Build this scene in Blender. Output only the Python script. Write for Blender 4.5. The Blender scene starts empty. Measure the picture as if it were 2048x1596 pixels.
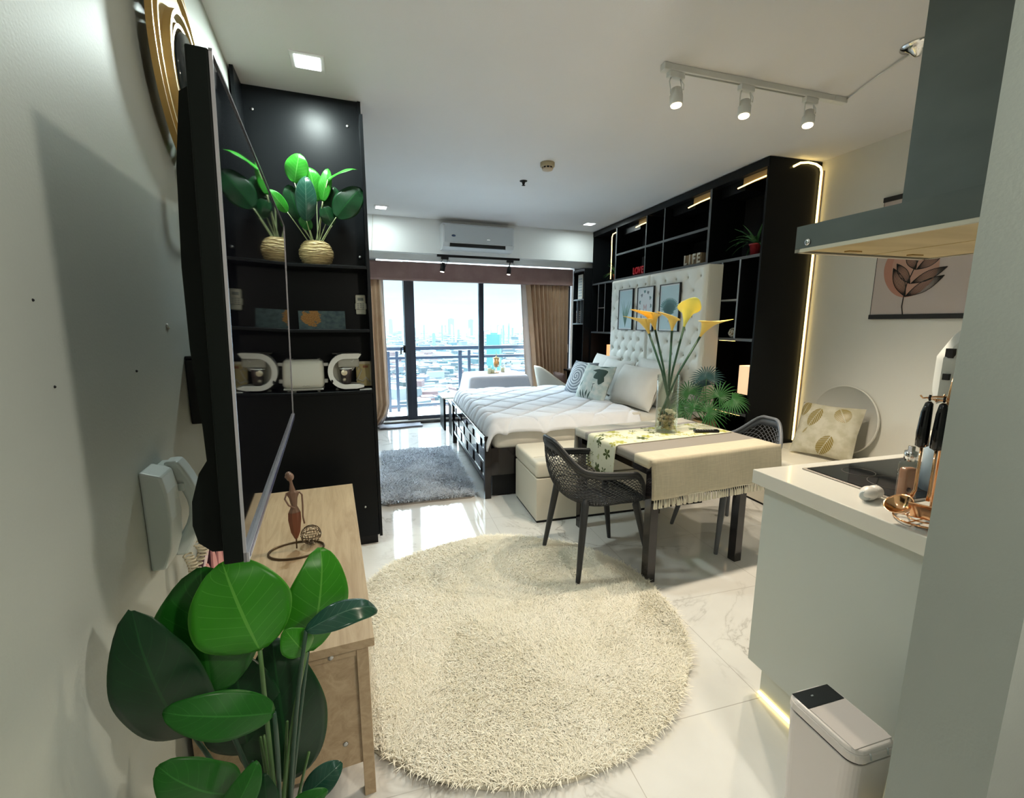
import bpy, bmesh, math, random
import numpy as np
from mathutils import Vector, Matrix

SC = bpy.context.scene
COL = SC.collection
PI = math.pi
R = math.radians
rnd = random.Random(7)

# ------------------------------------------------------------------ camera
def camera():
    pitch, roll, head = R(9.5), R(0.12), R(20)
    h = Vector((math.sin(head), math.cos(head), 0))
    F = h * math.cos(pitch) + Vector((0, 0, -math.sin(pitch)))
    Rt = Vector((h.y, -h.x, 0))
    U = Rt.cross(F)
    c, s = math.cos(roll), math.sin(roll)
    R2, U2 = Rt * c + U * s, U * c - Rt * s
    cd = bpy.data.cameras.new('camera')
    cd.sensor_fit = 'HORIZONTAL'
    cd.sensor_width = 36.0
    cd.lens = 900.0 / 2048 * 36.0
    cd.clip_start = 0.05
    cd.clip_end = 30000
    o = bpy.data.objects.new('camera', cd)
    m = Matrix((R2, U2, -F)).transposed().to_4x4()
    m.translation = (0, 0, 1.5)
    o.matrix_world = m
    COL.objects.link(o)
    SC.camera = o
camera()

# ------------------------------------------------------------------ world
EXPOSURE = 0.0
SC.view_settings.view_transform = 'Standard'
SC.view_settings.look = 'None'
SC.view_settings.gamma = 1.0
SC.view_settings.use_curve_mapping = False
SC.view_settings.exposure = EXPOSURE
SC.cycles.max_bounces = 9
SC.cycles.diffuse_bounces = 4
SC.cycles.glossy_bounces = 4
SC.cycles.transmission_bounces = 7
SC.cycles.transparent_max_bounces = 12
SC.cycles.caustics_reflective = False
SC.cycles.caustics_refractive = False
SC.cycles.sample_clamp_indirect = 6.0
SC.cycles.use_adaptive_sampling = True
SC.cycles.adaptive_threshold = 0.02

def world():
    w = bpy.data.worlds.new('overcast_sky')
    SC.world = w
    w.use_nodes = True
    nt = w.node_tree
    nt.nodes.clear()
    out = nt.nodes.new('ShaderNodeOutputWorld')
    bg = nt.nodes.new('ShaderNodeBackground')
    tc = nt.nodes.new('ShaderNodeTexCoord')
    sp = nt.nodes.new('ShaderNodeSeparateXYZ')
    nt.links.new(tc.outputs['Generated'], sp.inputs[0])
    rp = nt.nodes.new('ShaderNodeValToRGB')
    e = rp.color_ramp.elements
    e[0].position = 0.0; e[0].color = (0.66, 0.90, 0.98, 1)
    e[1].position = 0.5; e[1].color = (0.74, 0.87, 1.0, 1)
    a = rp.color_ramp.elements.new(0.03); a.color = (0.82, 0.97, 1.0, 1)
    nt.links.new(sp.outputs['Z'], rp.inputs[0])
    # overcast: brighter towards the zenith
    mr = nt.nodes.new('ShaderNodeMapRange')
    mr.inputs['From Min'].default_value = 0.09
    mr.inputs['From Max'].default_value = 0.42
    mr.inputs['To Min'].default_value = 1.0
    mr.inputs['To Max'].default_value = 30.0
    nt.links.new(sp.outputs['Z'], mr.inputs['Value'])
    ns = nt.nodes.new('ShaderNodeTexNoise')
    mp = nt.nodes.new('ShaderNodeMapping')
    mp.inputs['Scale'].default_value = (3, 3, 22)
    nt.links.new(tc.outputs['Generated'], mp.inputs[0])
    nt.links.new(mp.outputs[0], ns.inputs['Vector'])
    ns.inputs['Scale'].default_value = 1.6
    ns.inputs['Detail'].default_value = 6
    m2 = nt.nodes.new('ShaderNodeMapRange')
    m2.inputs['From Min'].default_value = 0.3
    m2.inputs['From Max'].default_value = 0.7
    m2.inputs['To Min'].default_value = 0.88
    m2.inputs['To Max'].default_value = 1.1
    nt.links.new(ns.outputs[0], m2.inputs['Value'])
    mu = nt.nodes.new('ShaderNodeMath'); mu.operation = 'MULTIPLY'
    nt.links.new(mr.outputs[0], mu.inputs[0]); nt.links.new(m2.outputs[0], mu.inputs[1])
    nt.links.new(rp.outputs[0], bg.inputs['Color'])
    nt.links.new(mu.outputs[0], bg.inputs['Strength'])
    nt.links.new(bg.outputs[0], out.inputs[0])
world()

def lamp(name, kind, loc, energy, color, size=0.1, direction=None, parent=None, spot=None, blend=0.5, size_y=None, spread=None):
    ld = bpy.data.lights.new(name, kind)
    ld.energy = energy
    ld.color = color
    if kind == 'AREA':
        ld.shape = 'RECTANGLE' if size_y else 'SQUARE'
        ld.size = size
        if size_y: ld.size_y = size_y
        if spread: ld.spread = spread
    elif kind == 'SPOT':
        ld.shadow_soft_size = size
        ld.spot_size = spot; ld.spot_blend = blend
    else:
        ld.shadow_soft_size = size
    o = bpy.data.objects.new(name, ld)
    COL.objects.link(o)
    if direction is not None:
        o.rotation_euler = Vector(direction).to_track_quat('-Z', 'Y').to_euler()
    o.location = loc
    if parent: o.parent = parent
    return o

COOL = (0.86, 1.0, 0.96)
WARM = (1.0, 0.86, 0.66)
LED = (1.0, 0.74, 0.30)
DOWN_W = (26, 7, 7, 1.8)
PENDANT_W = 58      # ceiling downlights: near, far left, far right, hall
SPOT_W = 80

# ------------------------------------------------------------------ frames
B0 = Vector((3.349, 3.010, 0))        # near front bottom corner of the wall unit
RZ = -R(4.3)                          # right-hand side of the room is turned by this
UU = Vector((math.sin(R(4.3)), math.cos(R(4.3)), 0))
VV = Vector((UU.y, -UU.x, 0))
LZ = R(1.81)                          # left wall is turned by this
def rf(s, d, z=0.0): return B0 + UU * s + VV * d + Vector((0, 0, z))
def wl(y, off=0.0, z=0.0): return Vector((-.510 - (y - 2.517) * .0316 + off, y, z))
CEIL = 2.87

# ------------------------------------------------------------------ mesh builder
class MB:
    def __init__(s):
        s.v = []; s.f = []; s.sm = []; s.uv = []; s.mi = []; s.M = None; s.mat = 0
    def add(s, vs, fs, smooth=False, uv=None):
        o = len(s.v)
        if s.M is not None:
            vs = [tuple(s.M @ Vector(p)) for p in vs]
        s.v += [tuple(p) for p in vs]
        s.uv += list(uv) if uv is not None else [(0.0, 0.0)] * len(vs)
        for f in fs:
            s.f.append(tuple(i + o for i in f)); s.sm.append(smooth); s.mi.append(s.mat)
        return s
    def box(s, x0, x1, y0, y1, z0, z1):
        v = [(x0,y0,z0),(x1,y0,z0),(x1,y1,z0),(x0,y1,z0),(x0,y0,z1),(x1,y0,z1),(x1,y1,z1),(x0,y1,z1)]
        return s.add(v, [(0,3,2,1),(4,5,6,7),(0,1,5,4),(1,2,6,5),(2,3,7,6),(3,0,4,7)],
                     uv=[(0,0),(1,0),(1,1),(0,1),(0,0),(1,0),(1,1),(0,1)])
    def rbox(s, x0, x1, y0, y1, z0, z1, r=0.01, seg=3, smooth=True):
        bm = bmesh.new()
        bmesh.ops.create_cube(bm, size=1)
        for v in bm.verts:
            v.co = Vector(((x0+x1)/2 + v.co.x*(x1-x0), (y0+y1)/2 + v.co.y*(y1-y0), (z0+z1)/2 + v.co.z*(z1-z0)))
        r = min(r, (x1-x0)*.49, (y1-y0)*.49, (z1-z0)*.49)
        bmesh.ops.bevel(bm, geom=bm.edges[:], offset=r, segments=seg, affect='EDGES', profile=0.5)
        bm.verts.ensure_lookup_table()
        vs = [tuple(v.co) for v in bm.verts]; fs = [tuple(v.index for v in f.verts) for f in bm.faces]
        bm.free()
        return s.add(vs, fs, smooth and r > .02)
    def ngon(s, pts, n0, n1):
        pass
    def prism(s, poly, a0, a1, axis='z'):
        n = len(poly)
        def P(p, a):
            return {'z': (p[0], p[1], a), 'x': (a, p[0], p[1]), 'y': (p[0], a, p[1])}[axis]
        v = [P(p, a0) for p in poly] + [P(p, a1) for p in poly]
        f = [tuple(range(n-1, -1, -1)), tuple(range(n, 2*n))] + [(i, (i+1) % n, n+(i+1) % n, n+i) for i in range(n)]
        return s.add(v, f)
    def tube(s, pts, r, n=8, closed=False, caps=True, smooth=True):
        P = [Vector(p) for p in pts]
        k = len(P)
        rr = list(r) if isinstance(r, (list, tuple)) else [r]*k
        T = []
        for i in range(k):
            a = P[(i-1) % k] if (closed or i > 0) else P[i]
            b = P[(i+1) % k] if (closed or i < k-1) else P[i]
            t = (b - a)
            T.append(t.normalized() if t.length > 1e-9 else Vector((0, 0, 1)))
        ref = Vector((0, 0, 1)) if abs(T[0].z) < .9 else Vector((1, 0, 0))
        N = (ref - T[0]*ref.dot(T[0])).normalized()
        vs = []
        for i in range(k):
            N = (N - T[i]*N.dot(T[i]))
            N = N.normalized() if N.length > 1e-6 else T[i].orthogonal().normalized()
            Bn = T[i].cross(N)
            for j in range(n):
                a = 2*PI*j/n
                vs.append(tuple(P[i] + (N*math.cos(a) + Bn*math.sin(a))*rr[i]))
        fs = []
        for i in range(k if closed else k-1):
            i2 = (i+1) % k
            for j in range(n):
                fs.append((i*n+j, i*n+(j+1) % n, i2*n+(j+1) % n, i2*n+j))
        if caps and not closed:
            fs.append(tuple(range(n-1, -1, -1))); fs.append(tuple((k-1)*n+j for j in range(n)))
        return s.add(vs, fs, smooth)
    def lathe(s, prof, n=32, c=(0, 0, 0), smooth=True, caps=True):
        vs = []; fs = []
        for (r, z) in prof:
            for j in range(n):
                a = 2*PI*j/n
                vs.append((c[0]+r*math.cos(a), c[1]+r*math.sin(a), c[2]+z))
        for i in range(len(prof)-1):
            for j in range(n):
                fs.append((i*n+j, i*n+(j+1) % n, (i+1)*n+(j+1) % n, (i+1)*n+j))
        if caps:
            if prof[0][0] > 1e-5: fs.append(tuple(range(n-1, -1, -1)))
            if prof[-1][0] > 1e-5: fs.append(tuple((len(prof)-1)*n+j for j in range(n)))
        return s.add(vs, fs, smooth)
    def grid(s, nu, nv, fn, smooth=True, wrap=False):
        vs = []; uv = []
        for i in range(nu+1):
            for j in range(nv+1):
                vs.append(tuple(fn(i/nu, j/nv))); uv.append((i/nu, j/nv))
        w = nv+1
        fs = [(i*w+j, (i+1)*w+j, (i+1)*w+j+1, i*w+j+1) for i in range(nu) for j in range(nv)]
        return s.add(vs, fs, smooth, uv)
    def sphere(s, c, r, n=16, m=10, sx=1, sy=1, sz=1):
        return s.grid(n, m, lambda u, v: (c[0]+r*sx*math.sin(PI*v)*math.cos(2*PI*u), c[1]+r*sy*math.sin(PI*v)*math.sin(2*PI*u), c[2]+r*sz*math.cos(PI*v)))
    def build(s, name, mat, parent=None, loc=None, rotz=None, kind=None, label=None, cat=None, group=None, mods=None, rot=None):
        me = bpy.data.meshes.new(name)
        me.from_pydata(s.v, [], s.f)
        me.polygons.foreach_set('use_smooth', s.sm)
        mats = mat if isinstance(mat, (list, tuple)) else [mat]
        for m in mats: me.materials.append(m)
        if len(mats) > 1: me.polygons.foreach_set('material_index', s.mi)
        ul = me.uv_layers.new(name='UVMap')
        idx = np.empty(len(me.loops), dtype=np.int32); me.loops.foreach_get('vertex_index', idx)
        ul.data.foreach_set('uv', np.array(s.uv, dtype=np.float32)[idx].ravel())
        me.update()
        o = bpy.data.objects.new(name, me)
        COL.objects.link(o)
        if parent: o.parent = parent
        if loc is not None: o.location = loc
        if rotz is not None: o.rotation_euler = (0, 0, rotz)
        if rot is not None: o.rotation_euler = rot
        if kind: o['kind'] = kind
        if label: o['label'] = label
        if cat: o['category'] = cat
        if group: o['group'] = group
        for f in (mods or []): f(o)
        return o

def raw_mesh(name, verts, faces, mat, parent=None, kind=None, smooth=False):
    me = bpy.data.meshes.new(name)
    nv, nf = len(verts), len(faces)
    me.vertices.add(nv); me.vertices.foreach_set('co', np.asarray(verts, np.float32).ravel())
    me.loops.add(nf*4); me.loops.foreach_set('vertex_index', np.asarray(faces, np.int32).ravel())
    me.polygons.add(nf); me.polygons.foreach_set('loop_start', np.arange(0, nf*4, 4, dtype=np.int32))
    try: me.polygons.foreach_set('loop_total', np.full(nf, 4, dtype=np.int32))
    except Exception: pass
    me.polygons.foreach_set('use_smooth', np.full(nf, smooth))
    me.materials.append(mat); me.update(calc_edges=True); me.validate()
    o = bpy.data.objects.new(name, me); COL.objects.link(o)
    if parent: o.parent = parent
    if kind: o['kind'] = kind
    return o

def solidify(t, off=0.0):
    def f(o):
        m = o.modifiers.new('thickness', 'SOLIDIFY'); m.thickness = t; m.offset = off
    return f
def subsurf(n=1):
    def f(o):
        m = o.modifiers.new('smooth', 'SUBSURF'); m.levels = n; m.render_levels = n
    return f

def thing(name, label, cat, loc=(0, 0, 0), rotz=0.0, group=None, rot=None):
    o = bpy.data.objects.new(name, None)
    o.empty_display_size = .1
    COL.objects.link(o)
    o.location = loc; o.rotation_euler = rot if rot is not None else (0, 0, rotz)
    o['label'] = label; o['category'] = cat
    if group: o['group'] = group
    return o
def copy_tree(o, parent=None):
    c = o.copy(); COL.objects.link(c); c.parent = parent
    for ch in list(o.children): copy_tree(ch, c)
    return c
def text(txt, size, mat, parent, loc, rot, name='lettering', extrude=0.001, align='CENTER', sx=1.0, bold=0.0):
    cu = bpy.data.curves.new(name, 'FONT')
    cu.body = txt; cu.size = size; cu.extrude = extrude; cu.align_x = align; cu.align_y = 'CENTER'; cu.offset = bold
    tmp = bpy.data.objects.new(name, cu)
    me = bpy.data.meshes.new_from_object(tmp); bpy.data.objects.remove(tmp); bpy.data.curves.remove(cu)
    me.name = name; me.materials.clear(); me.materials.append(mat)
    o = bpy.data.objects.new(name, me); COL.objects.link(o)
    o.parent = parent; o.location = loc; o.rotation_euler = rot; o.scale = (sx, 1, 1)
    return o

# ------------------------------------------------------------------ materials
_M = {}
def setp(b, **k):
    for n, v in k.items():
        n = n.replace('_', ' ')
        if n in b.inputs: b.inputs[n].default_value = v
def mat(name, col, rough=.5, metal=0.0, spec=.5, emit=None, es=0.0, trans=0.0, ior=1.45, coat=0.0, sheen=0.0, sss=0.0, alpha=1.0):
    if name in _M: return _M[name]
    m = bpy.data.materials.new(name); m.use_nodes = True
    b = m.node_tree.nodes['Principled BSDF']
    b.inputs['Base Color'].default_value = (*col, 1)
    setp(b, Roughness=rough, Metallic=metal, IOR=ior)
    b.inputs['Specular IOR Level'].default_value = spec
    b.inputs['Transmission Weight'].default_value = trans
    b.inputs['Coat Weight'].default_value = coat
    b.inputs['Sheen Weight'].default_value = sheen
    b.inputs['Alpha'].default_value = alpha
    if emit:
        b.inputs['Emission Color'].default_value = (*emit, 1); b.inputs['Emission Strength'].default_value = es
    _M[name] = m
    return m
class NT:
    """small node helper on a principled material"""
    def __init__(s, m):
        s.m = m; s.t = m.node_tree; s.b = s.t.nodes['Principled BSDF']
    def n(s, kind, **k):
        x = s.t.nodes.new(kind)
        for a, v in k.items(): setattr(x, a, v)
        return x
    def l(s, a, b): s.t.links.new(a, b)
    def coord(s, which='Object', scale=(1, 1, 1), rot=(0, 0, 0), loc=(0, 0, 0)):
        tc = s.n('ShaderNodeTexCoord'); mp = s.n('ShaderNodeMapping')
        mp.inputs['Scale'].default_value = scale; mp.inputs['Rotation'].default_value = rot; mp.inputs['Location'].default_value = loc
        s.l(tc.outputs[which], mp.inputs[0]); return mp.outputs[0]
    def noise(s, vec, scale=5, detail=4, rough=.5, dist=0.0):
        x = s.n('ShaderNodeTexNoise'); x.inputs['Scale'].default_value = scale; x.inputs['Detail'].default_value = detail
        x.inputs['Roughness'].default_value = rough; x.inputs['Distortion'].default_value = dist
        s.l(vec, x.inputs['Vector']); return x.outputs[0]
    def ramp(s, fac, stops, interp='LINEAR'):
        x = s.n('ShaderNodeValToRGB'); cr = x.color_ramp; cr.interpolation = interp
        while len(cr.elements) < len(stops): cr.elements.new(.5)
        for e, (p, c) in zip(cr.elements, stops):
            e.position = p; e.color = (*c, 1) if len(c) == 3 else c
        s.l(fac, x.inputs[0]); return x.outputs[0]
    def math(s, op, a, b=None, c=None):
        x = s.n('ShaderNodeMath', operation=op)
        for i, q in enumerate((a, b, c)):
            if q is None: continue
            if isinstance(q, (int, float)): x.inputs[i].default_value = q
            else: s.l(q, x.inputs[i])
        return x.outputs[0]
    def mix(s, fac, a, b):
        x = s.n('ShaderNodeMix', data_type='RGBA')
        for sock, q in ((x.inputs[0], fac), (x.inputs[6], a), (x.inputs[7], b)):
            if isinstance(q, (int, float)): sock.default_value = q
            elif isinstance(q, tuple): sock.default_value = (*q, 1)
            else: s.l(q, sock)
        return x.outputs[2]
    def sep(s, vec):
        x = s.n('ShaderNodeSeparateXYZ'); s.l(vec, x.inputs[0]); return x.outputs
    def color(s, c): s.l(c, s.b.inputs['Base Color']); return s
    def rough(s, c): s.l(c, s.b.inputs['Roughness']); return s
    def bump(s, h, strength=.3, dist=.01):
        x = s.n('ShaderNodeBump'); x.inputs['Strength'].default_value = strength; x.inputs['Distance'].default_value = dist
        s.l(h, x.inputs['Height']); s.l(x.outputs[0], s.b.inputs['Normal']); return s
def nmat(name, c1, c2, scale=4, rough=.5, bump=0.0, stretch=(1, 1, 1), detail=4, **k):
    if name in _M: return _M[name]
    m = mat(name, c1, rough, **k); t = NT(m)
    f = t.noise(t.coord(scale=stretch), scale, detail)
    t.color(t.ramp(f, [(.3, c1), (.7, c2)]))
    if bump: t.bump(f, bump, .004)
    return m

def make_mats():
    # plaster
    def plaster(name, col, rough=.55):
        m = mat(name, col, rough); t = NT(m); v = t.coord()
        f = t.noise(v, 2.2, 3); t.color(t.ramp(f, [(.3, tuple(c*.985 for c in col)), (.7, tuple(min(1, c*1.01) for c in col))]))
        t.bump(t.noise(v, 140, 3), .10, .004); return m
    plaster('wall_paint', (.72, .71, .66), .5); plaster('wall_paint_hall', (.47, .50, .455), .5); plaster('wall_paint_shaded', (.30, .33, .305), .5)  # partition: the hall wall paint with shade put into its colour
    plaster('ceiling_paint', (.78, .77, .78), .6)
    plaster('beam_paint', (.80, .82, .82), .5)
    # marble tiles, joints of their own pattern
    m = mat('marble_tile', (.8, .8, .78), .06, spec=.6); t = NT(m)
    v = t.coord(rot=(0, 0, -RZ))
    w = t.noise(v, 1.3, 6, .6, 1.2)
    vein = t.math('ABSOLUTE', t.math('SUBTRACT', w, .5))
    vein = t.ramp(vein, [(0.0, (1, 1, 1)), (.012, (.25, .25, .25)), (.035, (0, 0, 0))])
    msk = t.ramp(t.noise(v, 1.1, 2), [(.45, (0, 0, 0)), (.62, (1, 1, 1))])
    vm = t.math('MULTIPLY', vein, msk)
    base = t.ramp(t.noise(v, 2.5, 5), [(.3, (.70, .69, .665)), (.7, (.80, .79, .765))])
    c = t.mix(t.math('MULTIPLY', vm, .8), base, (.33, .31, .28))
    x, y, z = t.sep(v)
    def joint(q, off, size):
        a = t.math('FRACT', t.math('DIVIDE', t.math('SUBTRACT', q, off), size))
        a = t.math('MINIMUM', a, t.math('SUBTRACT', 1.0, a))
        return t.math('LESS_THAN', a, .0016/size)
    b0 = Vector((B0.x*VV.x + B0.y*VV.y, B0.x*UU.x + B0.y*UU.y))
    j = t.math('MAXIMUM', joint(x, b0.x - 1.70, .667), joint(y, b0.y - .014, .655))
    c = t.mix(j, c, (.42, .40, .37)); t.color(c)
    t.rough(t.math('ADD', t.math('MULTIPLY', j, .3), .05))
    # woods
    def wood(name, c1, c2, rough=.5, scale=(9, .8, 9), coat=0.0):
        m = mat(name, c1, rough, coat=coat); t = NT(m); v = t.coord(scale=scale)
        f = t.noise(v, 2.5, 7, .65, 1.4); t.color(t.ramp(f, [(.25, c1), (.5, tuple((a+b)/2 for a, b in zip(c1, c2))), (.75, c2)]))
        t.bump(f, .08, .003); return m
    wood('oak_laminate', (.34, .235, .135), (.55, .42, .27), .45)
    wood('walnut', (.07, .03, .018), (.16, .075, .04), .35, (6, 6, 1))
    wood('chair_wood', (.30, .25, .18), (.42, .36, .28), .45)
    m = mat('black_laminate', (.006, .007, .008), .36, spec=.15)
    t = NT(m); t.bump(t.noise(t.coord(), 160, 2), .05, .002)
    mat('black_matte', (.006, .006, .007), .5, spec=.3)
    m = mat('black_inside', (.005, .005, .006), .5, spec=.2)
    mat('espresso_wood', (.012, .009, .010), .12, spec=.5, coat=.3)
    mat('shelf_edge', (.10, .11, .12), .35)
    mat('metal_bar', (.33, .35, .38), .3, metal=.6)
    mat('screw', (.55, .55, .55), .3, metal=1)
    mat('tv_plastic', (.004, .006, .005), .5, spec=.12)
    m = mat('tv_screen', (.003, .003, .005), .03, spec=.35, ior=1.5)
    mat('tv_bezel', (.52, .50, .55), .25, metal=.8)
    mat('gold', (.62, .47, .22), .38, metal=.75)
    mat('gold_dark', (.42, .27, .09), .4, metal=.6)
    mat('rose_gold', (.85, .48, .25), .14, metal=1)
    mat('clock_face', (.02, .03, .035), .08, spec=.6)
    mat('white_plastic', (.72, .73, .71), .3)
    mat('ac_white', (.66, .69, .71), .25)
    mat('intercom_plastic', (.56, .61, .59), .35)
    mat('cream_cord', (.66, .60, .45), .4)
    mat('downlight', (1, 1, 1), .4, emit=(.86, 1, .96), es=7)
    mat('downlight_far', (1, 1, 1), .4, emit=(.92, .97, 1), es=6)
    mat('bulb', (1, .9, .7), .4, emit=(1, .78, .48), es=9)
    mat('bulb_cool', (1, .95, .9), .4, emit=(1, .86, .74), es=4)
    mat('led', (1, .85, .4), .4, emit=(1, .73, .26), es=3.8)
    mat('led_white', (1, .9, .6), .4, emit=(1, .72, .24), es=6)
    mat('silicone_pink', (.55, .38, .28), .4, trans=.3)
    mat('chrome', (.75, .76, .77), .15, metal=1)
    nmat('brushed_steel', (.075, .088, .080), (.10, .115, .105), 3, .5, 0, (1, 1, 2), metal=.35)
    nmat('hood_inside', (.42, .30, .12), (.60, .47, .24), 2.2, .45, 0, (.6, 3, 1), metal=.4)
    mat('hood_frame', (.55, .50, .40), .4, metal=.5)
    mat('counter_white', (.78, .76, .70), .10, coat=.3)
    mat('cabinet_white', (.56, .60, .575), .32)
    mat('bin_white', (.70, .65, .63), .3)
    mat('bin_grey', (.42, .46, .47), .3)
    mat('black_gloss', (.004, .004, .005), .06)
    mat('glass_cook', (.008, .009, .01), .05)
    mat('window_metal', (.022, .030, .048), .3, spec=.5)
    
    m = bpy.data.materials.new('window_glass'); m.use_nodes = True; nt = m.node_tree; nt.nodes.clear()
    o = nt.nodes.new('ShaderNodeOutputMaterial'); mx = nt.nodes.new('ShaderNodeMixShader'); tr = nt.nodes.new('ShaderNodeBsdfTransparent')
    gl = nt.nodes.new('ShaderNodeBsdfGlossy'); fr = nt.nodes.new('ShaderNodeFresnel'); gl.inputs['Roughness'].default_value = .0
    tr.inputs[0].default_value = (.95, 1, 1, 1); fr.inputs[0].default_value = 1.25
    nt.links.new(fr.outputs[0], mx.inputs[0]); nt.links.new(tr.outputs[0], mx.inputs[1]); nt.links.new(gl.outputs[0], mx.inputs[2]); nt.links.new(mx.outputs[0], o.inputs[0])
    _M['window_glass'] = m
    m2 = m.copy(); m2.name = 'glass'; n2 = m2.node_tree.nodes
    for q in n2:
        if q.type == 'FRESNEL': fq = q
        if q.type == 'BSDF_TRANSPARENT': q.inputs[0].default_value = (.93, .97, .95, 1)
    lw = n2.new('ShaderNodeLayerWeight'); lw.inputs[0].default_value = .5
    pw = n2.new('ShaderNodeMath'); pw.operation = 'POWER'; pw.inputs[1].default_value = 3.5
    ml = n2.new('ShaderNodeMath'); ml.operation = 'MULTIPLY_ADD'; ml.inputs[1].default_value = .75; ml.inputs[2].default_value = .035
    L2 = m2.node_tree.links; L2.new(lw.outputs['Facing'], pw.inputs[0]); L2.new(pw.outputs[0], ml.inputs[0])
    L2.new(ml.outputs[0], [q for q in n2 if q.type == 'MIX_SHADER'][0].inputs[0]); n2.remove(fq)
    _M['glass'] = m2
    # fabrics
    def fabric(name, c1, c2, rough=.85, sc=900, bump=.15, sheen=.2):
        m = mat(name, c1, rough, sheen=sheen); t = NT(m); v = t.coord()
        f = t.noise(v, 6, 3); t.color(t.ramp(f, [(.3, c1), (.7, c2)])); t.bump(t.noise(v, sc, 2), bump, .002); return m
    fabric('curtain_tan', (.50, .335, .21), (.58, .40, .26))
    fabric('curtain_lining', (.66, .58, .54), (.72, .64, .60))
    fabric('valance_mauve', (.25, .15, .14), (.31, .20, .18))
    fabric('sheet_white', (.56, .54, .49), (.62, .60, .55))
    fabric('comforter_white', (.66, .68, .74), (.72, .74, .80))
    fabric('cloth_white', (.60, .62, .70), (.66, .68, .76))
    fabric('pillow_white', (.66, .65, .62), (.72, .71, .68))
    fabric('mat_grey', (.26, .27, .33), (.38, .39, .46), sc=300, bump=.4)
    m = mat('leatherette', (.72, .68, .58), .38, spec=.4); t = NT(m); t.bump(t.noise(t.coord(), 220, 3), .08, .002)
    m = mat('tufted_white', (.84, .84, .79), .40, spec=.4); t = NT(m); t.bump(t.noise(t.coord(), 220, 3), .06, .002)
    mat('button', (.60, .59, .52), .4)
    mat('stitch', (.60, .56, .47), .6)
    # table cloth with bands across
    m = mat('cloth_banded', (.6, .55, .45), .9, sheen=.1); t = NT(m); v = t.coord()
    x, y, z = t.sep(v)
    band = t.ramp(t.math('ADD', t.math('MULTIPLY', y, .8), .5), [(0, (.62, .555, .42)), (.274, (.62, .555, .42)), (.276, (.27, .245, .22)), (.42, (.27, .245, .22)), (.422, (.60, .56, .47)), (.64, (.60, .56, .47)), (.644, (.27, .25, .25)), (.716, (.27, .25, .25)), (.72, (.50, .48, .43)), (1, (.56, .53, .46))], 'CONSTANT')
    wv = t.noise(t.coord(scale=(300, 12, 12)), 1, 3); wv2 = t.noise(t.coord(scale=(12, 300, 300)), 1, 3)
    sl = t.math('ADD', t.math('MULTIPLY', wv, .5), t.math('MULTIPLY', wv2, .5))
    t.color(t.mix(t.math('MULTIPLY', t.ramp(sl, [(.38, (0, 0, 0)), (.62, (1, 1, 1))]), .28), band, (.25, .22, .17))); t.bump(sl, .3, .002)
    # floral runner
    m = mat('runner_floral', (.8, .77, .6), .85); t = NT(m)
    v = t.coord('UV', (11, 3.2, 1))
    vo = t.n('ShaderNodeTexVoronoi'); vo.feature = 'F1'; vo.inputs['Scale'].default_value = 1.25; vo.inputs['Randomness'].default_value = .75
    t.l(v, vo.inputs['Vector'])
    sub = t.n('ShaderNodeVectorMath', operation='SUBTRACT'); 
    mul = t.n('ShaderNodeVectorMath', operation='SCALE'); mul.inputs['Scale'].default_value = 1.25
    t.l(v, mul.inputs[0]); t.l(mul.outputs[0], sub.inputs[0])
    mul2 = t.n('ShaderNodeVectorMath', operation='SCALE'); mul2.inputs['Scale'].default_value = 1.25
    t.l(vo.outputs['Position'], mul2.inputs[0]); t.l(mul2.outputs[0], sub.inputs[1])
    X, Y, Z = t.sep(sub.outputs[0])
    ang = t.math('ARCTAN2', Y, X)
    pet = t.math('ADD', t.math('MULTIPLY', t.math('ABSOLUTE', t.math('SINE', t.math('MULTIPLY', ang, 2.5))), .30), .20)
    fl = t.math('LESS_THAN', vo.outputs['Distance'], pet)
    cs = t.sep(vo.outputs['Color'])
    pick = t.math('GREATER_THAN', cs[0], .18)
    fcol = t.mix(t.math('GREATER_THAN', cs[1], .5), (.06, .085, .02), (.36, .36, .07))
    leafn = t.noise(t.coord('UV', (16, 6, 1)), 1, 2); lf = t.math('GREATER_THAN', leafn, .62)
    basec = t.mix(t.math('MULTIPLY', lf, .7), (.66, .65, .50), (.36, .38, .13))
    t.color(t.mix(t.math('MULTIPLY', fl, pick), basec, fcol))
    # rugs
    nmat('rug_pile', (.93, .88, .74), (.97, .93, .82), 5, .9)
    nmat('rug_grey_pile', (.45, .50, .58), (.80, .84, .90), 60, .9)
    # plants
    def leafm(name, c1, c2, vein, rough=.35, n=9.0):
        m = mat(name, c1, rough, spec=.3); t = NT(m); v = t.coord('UV')
        x, y, z = t.sep(v)
        ax = t.math('ABSOLUTE', t.math('SUBTRACT', x, .5))
        mid = t.math('LESS_THAN', ax, .016)
        ph = t.math('FRACT', t.math('ADD', t.math('MULTIPLY', y, n), t.math('MULTIPLY', ax, -4.0)))
        sv = t.math('MULTIPLY', t.math('LESS_THAN', ph, .07), t.math('LESS_THAN', ax, .40))
        ve = t.math('MAXIMUM', mid, t.math('MULTIPLY', sv, .45))
        f = t.noise(t.coord(), 7, 3)
        bc = t.ramp(f, [(.3, c1), (.7, c2)])
        edge = t.math('GREATER_THAN', ax, .485)
        bc = t.mix(t.math('MULTIPLY', edge, .5), bc, vein)
        t.color(t.mix(t.math('MULTIPLY', ve, .75), bc, vein))
        t.bump(ph, .12, .004); return m
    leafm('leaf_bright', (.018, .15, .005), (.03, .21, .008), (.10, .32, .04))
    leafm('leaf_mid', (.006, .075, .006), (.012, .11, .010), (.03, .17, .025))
    leafm('leaf_dark', (.002, .022, .006), (.004, .036, .010), (.008, .06, .014), .34)
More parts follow.
